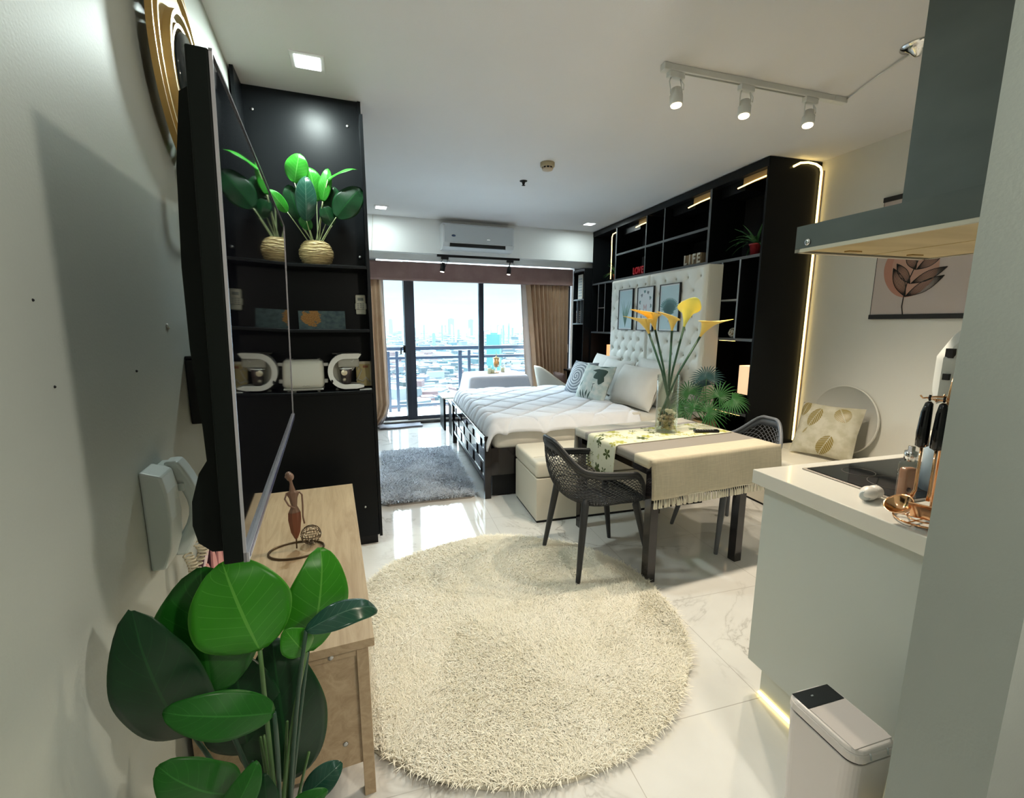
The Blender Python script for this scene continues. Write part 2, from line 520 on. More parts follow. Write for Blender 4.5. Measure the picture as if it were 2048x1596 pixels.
    leafm('leaf_glossy', (.010, .045, .030), (.016, .065, .040), (.07, .14, .10), .22)
    leafm('leaf_lime', (.015, .15, .010), (.022, .21, .015), (.10, .36, .07), .35)
    mat('lily_stem', (.03, .085, .05), .4); mat('stem_green', (.07, .15, .045), .4); mat('stem_dark', (.02, .06, .035), .4)
    mat('stem_pale', (.35, .42, .22), .4)
    nmat('basket_weave', (.26, .19, .08), (.62, .50, .27), 40, .6, .4, (1, 1, 9))
    nmat('basket_dark', (.10, .065, .03), (.36, .26, .14), 40, .6, .4, (1, 1, 9))
    mat('soil', (.03, .02, .014), .9); mat('pot_grey', (.20, .20, .20), .5)
    mat('pot_red', (.33, .03, .035), .35); mat('pot_terracotta', (.30, .085, .05), .5)
    mat('palm_green', (.03, .125, .03), .4); mat('palm_blue', (.035, .10, .10), .4); mat('succulent', (.07, .20, .075), .4)
    mat('lily_yellow', (.93, .66, .17), .5); mat('lily_lime', (.86, .84, .18), .5)
    nmat('pebbles', (.18, .11, .06), (.55, .42, .28), 30, .5)
    # plastics
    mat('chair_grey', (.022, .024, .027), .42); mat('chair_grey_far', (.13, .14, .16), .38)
    mat('red_paint', (.50, .01, .02), .4); mat('sign_white', (.60, .56, .48), .7); mat('sign_wood', (.26, .18, .10), .7)
    mat('frame_black', (.01, .01, .012), .35)
    mat('pink', (.75, .36, .36), .5); mat('pink_light', (.80, .60, .60), .5); mat('plum', (.06, .015, .03), .5)
    mat('cup_dark', (.03, .02, .02), .4); mat('cup_cream', (.75, .68, .52), .5); mat('coffee', (.45, .22, .05), .3)
    mat('statue', (.20, .12, .085), .4); mat('statue_red', (.19, .065, .035), .35); mat('wire_bronze', (.10, .065, .035), .35, metal=.7)
    mat('pearl', (.8, .7, .55), .2); mat('remote_beige', (.62, .60, .50), .4); mat('remote_grey', (.30, .30, .28), .4)
    mat('lcd', (.22, .24, .22), .2)
    mat('lamp_shade', (.85, .68, .50), .6, emit=(1, .62, .34), es=.75)
    mat('lamp_shade_far', (.9, .6, .35), .6, emit=(1, .46, .16), es=.9)
    mat('paper_white', (.74, .78, .82), .5); mat('paper_blue', (.50, .66, .72), .5)
    mat('ink_green', (.16, .32, .27), .6); mat('ink_teal', (.19, .36, .38), .6); mat('ink_grey', (.26, .30, .33), .6); mat('ink_pink', (.62, .42, .44), .6)
    mat('poster_bg', (.55, .47, .44), .55); mat('poster_blush', (.46, .22, .16), .55); mat('poster_blush_light', (.50, .29, .22), .55); mat('ink_black', (.012, .01, .01), .5)
    mat('blue_card', (.09, .15, .22), .4)
    mat('perfume_liquid', (.72, .36, .24), .1, trans=.35, ior=1.3); mat('perfume_pink', (.75, .28, .22), .4); mat('label_dark', (.06, .03, .03), .4)
    mat('tin_blue', (.52, .62, .70), .3); mat('tin_cream', (.75, .70, .60), .35); mat('cloth_pouch', (.74, .75, .72), .8)
    mat('shell_white', (.78, .74, .70), .35)
    mat('candle', (.80, .72, .50), .5, emit=(1, .75, .4), es=.15); mat('amber_glass', (.8, .45, .18), .1, trans=.5)
    mat('throw_brown', (.16, .10, .085), .7); mat('rattan_white', (.62, .60, .52), .6)
    mat('tray_white', (.72, .71, .66), .5)
make_mats()
G = lambda n: _M[n]
# ================================================================== SETTING
def box_obj(name, dims, m, kind='structure', **k):
    return MB().box(*dims).build(name, m, kind=kind, **k)

def room():
    fl = MB().prism([(-1.2, -2.2), (4.6, -2.2), (4.6, 6.80), (-1.2, 6.80)], -.08, 0)
    fl.build('floor', G('marble_tile'), kind='structure')
    MB().box(-1.3, 4.9, -2.3, 6.45, CEIL, CEIL+.12).build('ceiling', G('ceiling_paint'), kind='structure')
    # left wall, slightly turned
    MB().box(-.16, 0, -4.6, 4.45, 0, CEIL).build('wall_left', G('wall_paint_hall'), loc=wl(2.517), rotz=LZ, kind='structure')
    MB().box(.555, .70, -5.3, 4.4, 0, CEIL).build('wall_right', G('wall_paint'), loc=B0, rotz=RZ, kind='structure')
    MB().box(-1.3, 4.9, -2.30, -2.15, 0, CEIL).build('wall_back', G('wall_paint'), kind='structure')
    # end of the partition between hall and kitchen
    MB().box(0, 2.75, -.1615, 0, 0, CEIL).build('wall_partition', G('wall_paint_shaded'), loc=(1.12, .532, 0), rotz=RZ, kind='structure')
    # beam and window wall
    b = MB().box(-1.0, 4.3, 6.29, 6.98, 2.43, CEIL)
    b.build('wall_beam', G('beam_paint'), kind='structure')
    MB().box(-1.0, 4.2, 6.42, 6.56, 2.36, 2.43).build('trim_1', G('beam_paint'), kind='structure')
    MB().box(-1.0, .44, 6.80, 6.98, 0, 2.43).build('wall_window_left', G('beam_paint'), kind='structure')
    MB().box(3.56, 4.3, 6.80, 6.98, 0, 2.43).build('wall_window_right', G('beam_paint'), kind='structure')
    # threshold
    MB().box(.44, 3.56, 6.76, 6.80, 0, .035).build('trim_2', G('espresso_wood'), kind='structure')
    MB().rbox(.44, 3.56, 6.80, 6.98, 0, .05, .006).build('trim_3', G('beam_paint'), kind='structure')
    MB().box(-1.0, 4.6, 6.98, 8.35, -.18, -.05).build('floor_balcony', nmat('balcony_screed', (.62, .64, .62), (.75, .76, .74), 3, .4), kind='structure')

def glazing():
    wm = G('window_metal')
    def window(name, x0, x1, y, sl, sr, handle=False):
        r = bpy.data.objects.new(name, None); COL.objects.link(r); r['kind'] = 'structure'; r.location = (x0, y, .05)
        w = x1-x0; h = 2.33
        f = MB()
        f.rbox(0, sl, -.03, .03, 0, h, .004); f.rbox(w-sr, w, -.03, .03, 0, h, .004)
        f.rbox(sl, w-sr, -.025, .025, 0, .055, .004); f.rbox(sl, w-sr, -.025, .025, h-.08, h, .004)
        if sl > .07: f.box(sl*.45, sl*.52, -.034, -.03, 0, h)
        wf_ = f.build('window_frame', wm, r)
        MB().box(sl, w-sr, -.003, .003, .055, h-.08).build('window_pane', G('window_glass'), r)
        if handle:
            a = MB().rbox(w-.065, w-.02, -.05, -.03, 1.02, 1.13, .006)
            a.tube([(w-.04, -.045, 1.10), (w-.055, -.075, 1.105), (w-.10, -.078, 1.10), (w-.105, -.075, 1.0)], .010)
            a.build('handle', G('black_matte'), wf_)
        return r
    window('window_1', .46, .845, 6.92, .05, .04, True)
    window('window_2', .81, 1.985, 6.86, .145, .045)
    window('window_3', 1.96, 3.54, 6.92, .075, .06)

def balcony():
    m = G('window_metal')
    r = thing('balcony_railing', 'dark metal railing with two top rails on the balcony outside the glass doors', 'railing', (0, 8.1, -.05))
    def rail(name, z, t):
        MB().rbox(-.9, 4.5, -.025, .025, z+.05-t/2, z+.05+t/2, .004).build(name, m, r)
    rail('top_rail', 1.066, .062); rail('middle_rail', .90, .05); rail('bottom_rail', .05, .045)
    for x, w in ((-.4, .045), (.655, .05), (.80, .048), (1.93, .065), (2.10, .05), (3.25, .06), (3.40, .05)):
        MB().box(x-w/2, x+w/2, -.022, .022, 0, 1.07).build('post', m, r)

# ------------------------------------------------------------------ city beyond the balcony
def city():
    GZ = -115.0
    g = MB().add([(-3000, 60, GZ), (9000, 60, GZ), (9000, 16000, GZ), (-3000, 16000, GZ)], [(0, 1, 2, 3)])
    m = mat('city_ground', (.22, .30, .26), .9); t = NT(m); v = t.coord(scale=(.006, .02, 1))
    t.color(t.ramp(t.noise(v, 3, 6, .7), [(.35, (.008, .018, .015)), (.5, (.03, .038, .035)), (.65, (.065, .07, .065))]))
    g.build('ground_outside', m, kind='structure')
    m = mat('rooftops', (.6, .6, .6), .8); t = NT(m)
    gi = t.n('ShaderNodeAttribute'); gi.attribute_name = 'tone'
    t.color(t.ramp(gi.outputs['Fac'], [(0, (.038, .046, .05)), (.25, (.075, .082, .086)), (.45, (.012, .021, .027)), (.60, (.05, .026, .026)), (.72, (.006, .026, .032)), (.82, (.003, .009, .009)), (.92, (.026, .035, .048))], 'CONSTANT'))
    rs = np.random.RandomState(5)
    N = 24000
    az = np.radians(rs.uniform(-6, 34, N)); d = 190*np.exp(rs.uniform(0, 1, N)**.85*math.log(34))
    cx = d*np.sin(az); cy = d*np.cos(az)
    sx = rs.uniform(3, 9, N)*(1+d/1100); sy = rs.uniform(3, 9, N)*(1+d/1100); hh = rs.gamma(2.2, 3.0, N)+3
    an = rs.uniform(-.6, .6, N)
    base = np.array([(-1, -1, 0), (1, -1, 0), (1, 1, 0), (-1, 1, 0), (-1, -1, 1), (1, -1, 1), (1, 1, 1), (-1, 1, 1)], float)
    V = np.zeros((N, 8, 3))
    lx = base[None, :, 0]*sx[:, None]; ly = base[None, :, 1]*sy[:, None]
    V[:, :, 0] = cx[:, None] + lx*np.cos(an)[:, None] - ly*np.sin(an)[:, None]
    V[:, :, 1] = cy[:, None] + lx*np.sin(an)[:, None] + ly*np.cos(an)[:, None]
    V[:, :, 2] = GZ + base[None, :, 2]*hh[:, None]
    F = np.array([(4, 5, 6, 7), (0, 1, 5, 4), (1, 2, 6, 5), (2, 3, 7, 6), (3, 0, 4, 7)])
    FF = (F[None] + (np.arange(N)*8)[:, None, None]).reshape(-1, 4)
    o = raw_mesh('city_rooftops', V.reshape(-1, 3), FF, m)
    at = o.data.attributes.new('tone', 'FLOAT', 'FACE')
    at.data.foreach_set('value', np.repeat(rs.uniform(0, 1, N), 5).astype(np.float32))
    o['label'] = 'dense low city rooftops spreading below the balcony to the horizon'; o['category'] = 'rooftops'; o['kind'] = 'stuff'
    # wooded patch
    tr = MB()
    for i in range(240):
        a = math.radians(rnd.uniform(8.5, 15.0)); dd = rnd.uniform(470, 620)
        tr.sphere((dd*math.sin(a), dd*math.cos(a), GZ+4), rnd.uniform(7, 12), 7, 5, sz=.8)
    for i in range(200):
        a = math.radians(rnd.uniform(10, 18)); dd = rnd.uniform(1250, 1750)
        tr.sphere((dd*math.sin(a), dd*math.cos(a), GZ+4), rnd.uniform(14, 26), 7, 5, sz=.5)
    tr.build('city_trees', nmat('tree_green', (.008, .028, .022), (.02, .045, .035), .05, .9), kind='stuff', label='dark green wooded patches between the rooftops outside', cat='trees')
    # towers
    def facade(name, wall, glass, nx=8, nz=26):
        m = mat(name, wall, .6); t = NT(m); v = t.coord('UV', (nx, nz, 1)); x, y, z = t.sep(v)
        k = t.math('MULTIPLY', t.math('GREATER_THAN', t.math('FRACT', x), .35), t.math('GREATER_THAN', t.math('FRACT', y), .45))
        t.color(t.mix(k, wall, glass)); return m
    F1 = facade('tower_white', (.11, .12, .12), (.035, .05, .065)); F2 = facade('tower_blue', (.035, .065, .10), (.018, .038, .065), 6, 30)
    F3 = facade('tower_pink', (.10, .075, .075), (.045, .045, .055)); F4 = facade('tower_teal', (.01, .065, .065), (.04, .11, .11), 11, 17)
    def tower(azd, wdeg, topdeg, dist, m, label, grp='towers on the skyline', cap=True):
        a = math.radians(azd); w = dist*math.radians(wdeg); top = 1.5 + dist*math.tan(math.radians(topdeg))
        h = top-GZ
        r = MB()
        r.box(-w/2, w/2, -w*.45, w*.45, 0, h)
        if cap: r.box(-w*.25, w*.25, -w*.2, w*.2, h, h*1.03)
        return r.build('tower', m, loc=(dist*math.sin(a), dist*math.cos(a), GZ), rotz=-a+rnd.uniform(-.3, .3), label=label, cat='building', group=grp)
    tower(17.72, 1.65, -1.30, 900, F4, 'teal green glazed tower rising behind the railing right of the second mullion', None)
    big = [(12.35, .75, .60, 4200, F2, 'broad pale blue tower pair, left of the two tallest skyline clusters'),
           (14.85, .62, .50, 4000, F2, 'tall blue grey tower just left of the second window mullion'),
           (5.1, .45, .48, 4600, F2, 'lone bluish tower on the skyline seen left of the first mullion'),
           (8.35, .4, .25, 3800, F1, 'slim pale tower just right of the thick window mullion'),
           (13.9, .5, -.35, 2600, F3, 'pinkish mid-rise tower in front of the skyline'),
           (16.1, .8, -1.0, 1900, F1, 'wide pale block in front of the wooded patch'),
           (10.2, .35, -1.2, 2000, F2, 'small blue tower standing among the low roofs'),
           (17.2, .18, .30, 3500, F1, 'thin white tower just right of the second mullion'),
           (19.6, .22, .05, 4200, F2, 'narrow tower near the right curtain')]
    for b in big: tower(*b, grp=None)
    for i in range(70):
        azd = rnd.uniform(2.5, 21.5); dist = rnd.uniform(2200, 5600)
        top = rnd.uniform(-.75, -.05) + (.25 if rnd.random() < .25 else 0)
        tower(azd, rnd.uniform(.10, .32), min(top, .3), dist, rnd.choice([F1, F1, F2, F3]), 'pale tower block standing on the hazy city skyline outside', cap=False)
    # haze over the city
    hz = bpy.data.materials.new('haze'); hz.use_nodes = True; nt = hz.node_tree; nt.nodes.clear()
    out = nt.nodes.new('ShaderNodeOutputMaterial'); vs = nt.nodes.new('ShaderNodeVolumeScatter')
    vs.inputs['Color'].default_value = (.075, .11, .125, 1); vs.inputs['Density'].default_value = 1/6500; vs.inputs['Anisotropy'].default_value = .0
    nt.links.new(vs.outputs[0], out.inputs['Volume'])
    MB().box(-2500, 8000, 120, 15000, GZ-5, 170).build('haze', hz, kind='stuff', label='pale haze hanging over the distant city', cat='haze')

room(); glazing(); balcony(); city()

# ================================================================== CEILING FITTINGS
def fittings():
    def down(x, y, sz, m, watt, label, dim):
        r = thing('ceiling_downlight', label, 'downlight', (x, y, CEIL), 0, 'square recessed downlights')
        MB().rbox(-sz/2-.022, sz/2+.022, -sz/2-.022, sz/2+.022, -.006, 0, .002).build('trim_ring', G('ceiling_paint'), r)
        MB().rbox(-sz/2, sz/2, -sz/2, sz/2, -.010, -.0055, .002).build('diffuser', G(m), r)
        lamp('downlight_lamp', 'AREA', (0, 0, -.02), watt, COOL, dim, (0, 0, -1), r)
        return r
    down(-.116, 2.86, .125, 'downlight', DOWN_W[0], 'square cool white downlight above the black cabinet with the basket plant', .12)
    down(.467, 5.867, .12, 'downlight_far', DOWN_W[1], 'square downlight near the beam, left of the air conditioner', .12)
    down(3.25, 5.80, .12, 'downlight_far', DOWN_W[2], 'square downlight near the beam above the black wall unit', .12)
    down(.33, .35, .125, 'downlight', DOWN_W[3], 'square downlight above the entrance hall', .12)
    # glass globe pendant in the entrance hall
    r = thing('pendant_lamp', 'white globe pendant lamp in the entrance hall beside the partition', 'pendant lamp', (.95, -.19, CEIL))
    MB().lathe([(.05, 0), (.05, -.02), (.001, -.025)], 24).build('canopy', G('white_plastic'), r)
    MB().tube([(0, 0, -.02), (0, 0, -.70)], .003, 6).build('cord', G('white_plastic'), r)
    MB().sphere((0, 0, -.79), .09, 24, 16).build('globe', mat('globe_glow', (1, 1, 1), .4, emit=(1, .93, .82), es=4), r)
    lamp('pendant_light', 'POINT', (0, 0, -.90), PENDANT_W, (1, .93, .80), .05, None, r)
    # white three-lamp track
    a = Vector((1.689, 2.223, 0)); b = Vector((2.871, 2.159, 0)); L = (b-a).length; ang = math.atan2(b.y-a.y, b.x-a.x)
    r = thing('track_rail', 'white ceiling track rail carrying three warm spotlights near the kitchen', 'track rail', (a.x, a.y, CEIL), ang)
    wp = G('white_plastic')
    MB().rbox(0, L, -.018, .018, -.032, 0, .003).build('rail', wp, r)
    MB().box(.11, L-.12, -.006, .006, -.0335, -.032).build('slot', G('remote_grey'), r)
    MB().rbox(-.03, .012, -.022, .022, -.036, 0, .004).build('end_cap', wp, r)
    MB().rbox(L-.01, L+.09, -.02, .02, -.034, 0, .004).build('end_cap', wp, r)
    def spot(base, tip, wm, bm, label, name, group, body=.034, ln=.085, watt=SPOT_W, col=WARM, arms=True, z0=-.032):
        base = Vector(base); tip = Vector(tip)
        r = thing(name, label, 'spotlight', base, 0, group)
        d = (tip-base); ax = d.normalized(); t = Vector(tip-base)
        MB().rbox(-.05, .05, -.016, .016, z0-.03, z0, .003).build('adapter', wm, r)
        side = Vector((1, 0, 0)); side = (side - ax*side.dot(ax)).normalized()
        top = t - ax*ln
        if arms:
            for s in (-1, 1):
                MB().tube([Vector((0, 0, z0-.03))+side*s*.03, Vector((0, 0, z0-.05))+side*s*(body+.004), top+side*s*(body+.004), top+ax*.035+side*s*(body+.003)], .0035, 6).build('bracket', wm, r)
        else:
            MB().tube([Vector((0, 0, z0-.03)), top], .008, 6).build('bracket', wm, r)
        q = ax.to_track_quat('Z', 'Y').to_matrix().to_4x4(); q.translation = top
        h = MB(); h.M = q
        h.lathe([(.002, -.005), (body*.75, 0), (body*.8, .028), (body, .034), (body, ln-.004), (body*.86, ln)], 24)
        hd = h.build('lamp_head', wm, r)
        l = MB(); l.M = q; l.lathe([(body*.84, ln-.002), (body*.82, ln+.004), (.001, ln+.008)], 24, caps=False); l.build('bulb', bm, hd)
        wr = MB().tube([Vector((.03, 0, z0-.03)), Vector((.065, .01, z0-.045)), Vector((.06, .005, z0-.075)), top+Vector((.01, 0, .01))], .0025, 6); wr.build('wire', wm, r)
        lamp('spot_lamp', 'SPOT', t+ax*.03, watt, col, .03, ax, r, R(122), .75)
        return r
    zc = CEIL
    B = G('bulb')
    spot((1.745, 2.221, zc), (1.742, 2.200, 2.667), wp, B, 'leftmost of the three white spotlights on the white ceiling track', 'spotlight', 'white track spotlights', watt=SPOT_W)
    spot((2.215, 2.195, zc), (2.190, 2.172, 2.668), wp, B, 'middle one of the three white spotlights on the white ceiling track', 'spotlight', 'white track spotlights', watt=SPOT_W)
    spot((2.690, 2.17, zc), (2.655, 2.142, 2.672), wp, B, 'rightmost of the three white spotlights, nearest the range hood', 'spotlight', 'white track spotlights', watt=SPOT_W)
    # wire to the ceiling rose
    w = MB().tube([(2.96, 2.155, CEIL-.012), (2.86, 1.93, CEIL-.012), (2.77, 1.70, CEIL-.012)], .005, 6)
    w.build('ceiling_cable', wp, label='thin white cable running along the ceiling from the track to the rose', cat='cable')
    c = MB().lathe([(.075, 0), (.075, -.006), (.05, -.012), (.03, -.03), (.012, -.05), (.001, -.052)], 24)
    c.build('ceiling_rose', G('chrome'), loc=(2.75, 1.655, CEIL), label='small round chrome ceiling rose partly behind the hood chimney', cat='ceiling rose')
    # black two-lamp track below the air conditioner
    z = 2.43
    r = thing('track_rail', 'black two-lamp track rail under the air conditioner', 'track rail', (1.213, 6.33, z), 0)
    MB().rbox(0, 1.2, -.017, .017, -.03, 0, .003).build('rail', G('black_matte'), r)
    BC = G('bulb_cool')
    spot((1.32, 6.33, z), (1.275, 6.31, 2.20), G('black_matte'), BC, 'black cylindrical spotlight at the left end of the black track', 'spotlight', 'black track spotlights', body=.033, ln=.12, watt=24, col=(1, .92, .85))
    spot((2.27, 6.33, z), (2.24, 6.31, 2.20), G('black_matte'), BC, 'black cylindrical spotlight at the right end of the black track', 'spotlight', 'black track spotlights', body=.03, ln=.11, watt=24, col=(1, .92, .85), arms=False)
    # smoke detector and sprinkler
    r = thing('smoke_detector', 'round cream smoke detector with dark vents on the ceiling', 'smoke detector', (1.711, 3.816, CEIL))
    MB().lathe([(.062, 0), (.062, -.03), (.055, -.034), (.03, -.036)], 32).build('housing', mat('detector_cream', (.42, .36, .24), .5), r)
    vt = MB().lathe([(.046, -.034), (.046, -.05)], 32, caps=False).build('vent', G('black_matte'), r)
    MB().lathe([(.048, -.048), (.044, -.058), (.02, -.066), (.001, -.068)], 32).build('cap', mat('detector_cap', (.55, .45, .34), .5), r)
    for k in range(10):
        a = 2*PI*k/10
        MB().box(-.004, .004, .044, .049, -.05, -.034).build('rib', mat('detector_cap', (.55, .45, .34), .5), vt, rotz=a)
    r = thing('fire_sprinkler', 'small dark fire sprinkler head on the ceiling beyond the smoke detector', 'sprinkler', (1.698, 4.351, CEIL))
    MB().lathe([(.038, 0), (.036, -.004), (.016, -.012), (.012, -.03), (.006, -.036)], 20).build('escutcheon', G('black_matte'), r)
    MB().lathe([(.001, -.044), (.018, -.042), (.018, -.040), (.001, -.038)], 16).build('deflector', G('black_matte'), r)
    # air conditioner on the beam
    r = thing('air_conditioner', 'white split air conditioner mounted on the beam above the windows', 'air conditioner', (1.25, 6.29, 2.475))
    W, H, D = .99, .325, .21
    prof = [(0, 0), (-D*.55, 0), (-D*.86, .03), (-D, .075), (-D, H-.03), (-D+.03, H), (0, H)]
    MB().prism([(p[0], p[1]) for p in prof], 0, W, 'x').build('body', G('ac_white'), r)
    fp = MB().rbox(.02, W-.02, -D-.006, -D+.01, .085, H-.02, .004).build('front_panel', mat('ac_panel', (.52, .56, .59), .25), r)
    MB().box(.09, W-.12, -D-.004, -.10, .028, .072).build('air_outlet', G('black_gloss'), r)
    MB().rbox(.10, W-.13, -D+.01, -D+.02, .03, .04, .001).build('flap', mat('ac_flap', (.12, .12, .12), .4), r)
    MB().rbox(W-.13, W-.02, -D-.012, -D+.02, .018, .085, .012).build('end_panel', G('ac_white'), r)
    b = MB(); b.M = Matrix.Translation((.14, -D-.008, .165)) @ Matrix.Rotation(PI/2, 4, 'X') @ Matrix.Diagonal((1, .5, 1, 1)); b.lathe([(.028, 0), (.028, .003), (.001, .004)], 20); b.build('badge', mat('badge_blue', (.02, .04, .08), .3), fp)
    MB().box(.60, .64, -D-.008, -D, .135, .140).build('display_light', mat('ac_led', (1, 1, 1), .4, emit=(.9, 1, 1), es=1.2), fp)
    w = MB().tube([(.395, 6.285, CEIL), (.385, 6.284, 2.7), (.360, 6.284, 2.43), (.355, 6.30, 2.41)], .003, 5)
    w.build('wall_cable', G('remote_beige'), label='thin cable hanging down the beam above the left curtain', cat='cable')
fittings()

# ================================================================== CURTAINS
def curtains():
    r = thing('curtain_pelmet', 'mauve fabric pelmet above the sliding glass doors', 'pelmet', (.2, 6.62, 2.10))
    MB().rbox(0, 3.24, 0, .12, 0, .25, .006).build('board', G('valance_mauve'), r)
    MB().rbox(0, 3.242, -.006, 0, 0, .022, .003).build('hem', G('valance_mauve'), r)
    def curtain(name, xs, m, label, nfold, z0=.02, z1=2.2, amp=.035, y=6.70, shape=None, cat='curtain'):
        n = nfold*10
        def fn(u, v):
            x0, x1 = xs(v)
            x = x0+(x1-x0)*u
            a = amp*(.75+.25*math.sin(u*7))
            return (x+.012*math.sin(u*nfold*4*PI+1), y + a*math.sin(u*nfold*2*PI+.5*math.sin(v*2.2)) + (shape(u, v) if shape else 0), z0+(z1-z0)*v)
        r = thing(name, label, cat, (xs(0)[0], y, 0))
        g = MB().grid(n, 14, fn)
        g.v = [(p[0]-xs(0)[0], p[1]-y, p[2]) for p in g.v]
        return r, g
    def lx(v):
        p = 1.0 if v > .10 else .72+2.8*v
        off = (.0 if v > .1 else -.9*(.1-v)*1.2)
        return (.235+off*.6, .235+.245*p+off+.03*(1-v))
    r, g = curtain('curtain', lx, None, 'tan curtain gathered at the left side of the glass doors', 4, amp=.045)
    g.build('panel', G('curtain_tan'), r, mods=[solidify(.004)])
    def ll(v):
        p = 1.0 if v > .10 else .6+4*v
        return (.44 - (0 if v > .1 else (.1-v)*1.1), .52+.02*(1-v) - (0 if v > .1 else (.1-v)*1.2))
    g2 = MB().grid(14, 14, lambda u, v: ((lambda a: a[0]+(a[1]-a[0])*u)(ll(v))-lx(0)[0], .055+.02*math.sin(u*9), .02+2.18*v))
    g2.build('lining', G('curtain_lining'), r, mods=[solidify(.004)])
    def rx(v): return (2.66+.22*(1-v)*(1 if v < .8 else .9), 3.40-.0*v)
    r, g = curtain('curtain', rx, None, 'wide tan curtain drawn to the right of the glass doors behind the white chair', 10, amp=.065)
    g.build('panel', G('curtain_tan'), r, mods=[solidify(.004)])
    def rl(v): return (2.595+.14*(1-v)**2+.03*math.sin(v*3), 2.72+.19*(1-v))
    g2 = MB().grid(14, 14, lambda u, v: ((lambda a: a[0]+(a[1]-a[0])*u)(rl(v))-rx(0)[0], .06+.02*math.sin(u*8), .02+2.18*v))
    g2.build('lining', G('curtain_lining'), r, mods=[solidify(.004)])
    # small mat under the left curtain
    m = MB().grid(16, 10, lambda u, v: (.62*u+.01*math.sin(v*9), .24*v+.008*math.sin(u*11), .012+.012*math.sin(u*8)*math.sin(v*3)*.5+(.01 if u < .15 else 0)))
    m.build('floor_mat', G('mat_grey'), loc=(.36, 6.50, 0), rotz=R(3), mods=[solidify(.012, 1)], label='small grey floor mat by the left curtain', cat='mat')
curtains()
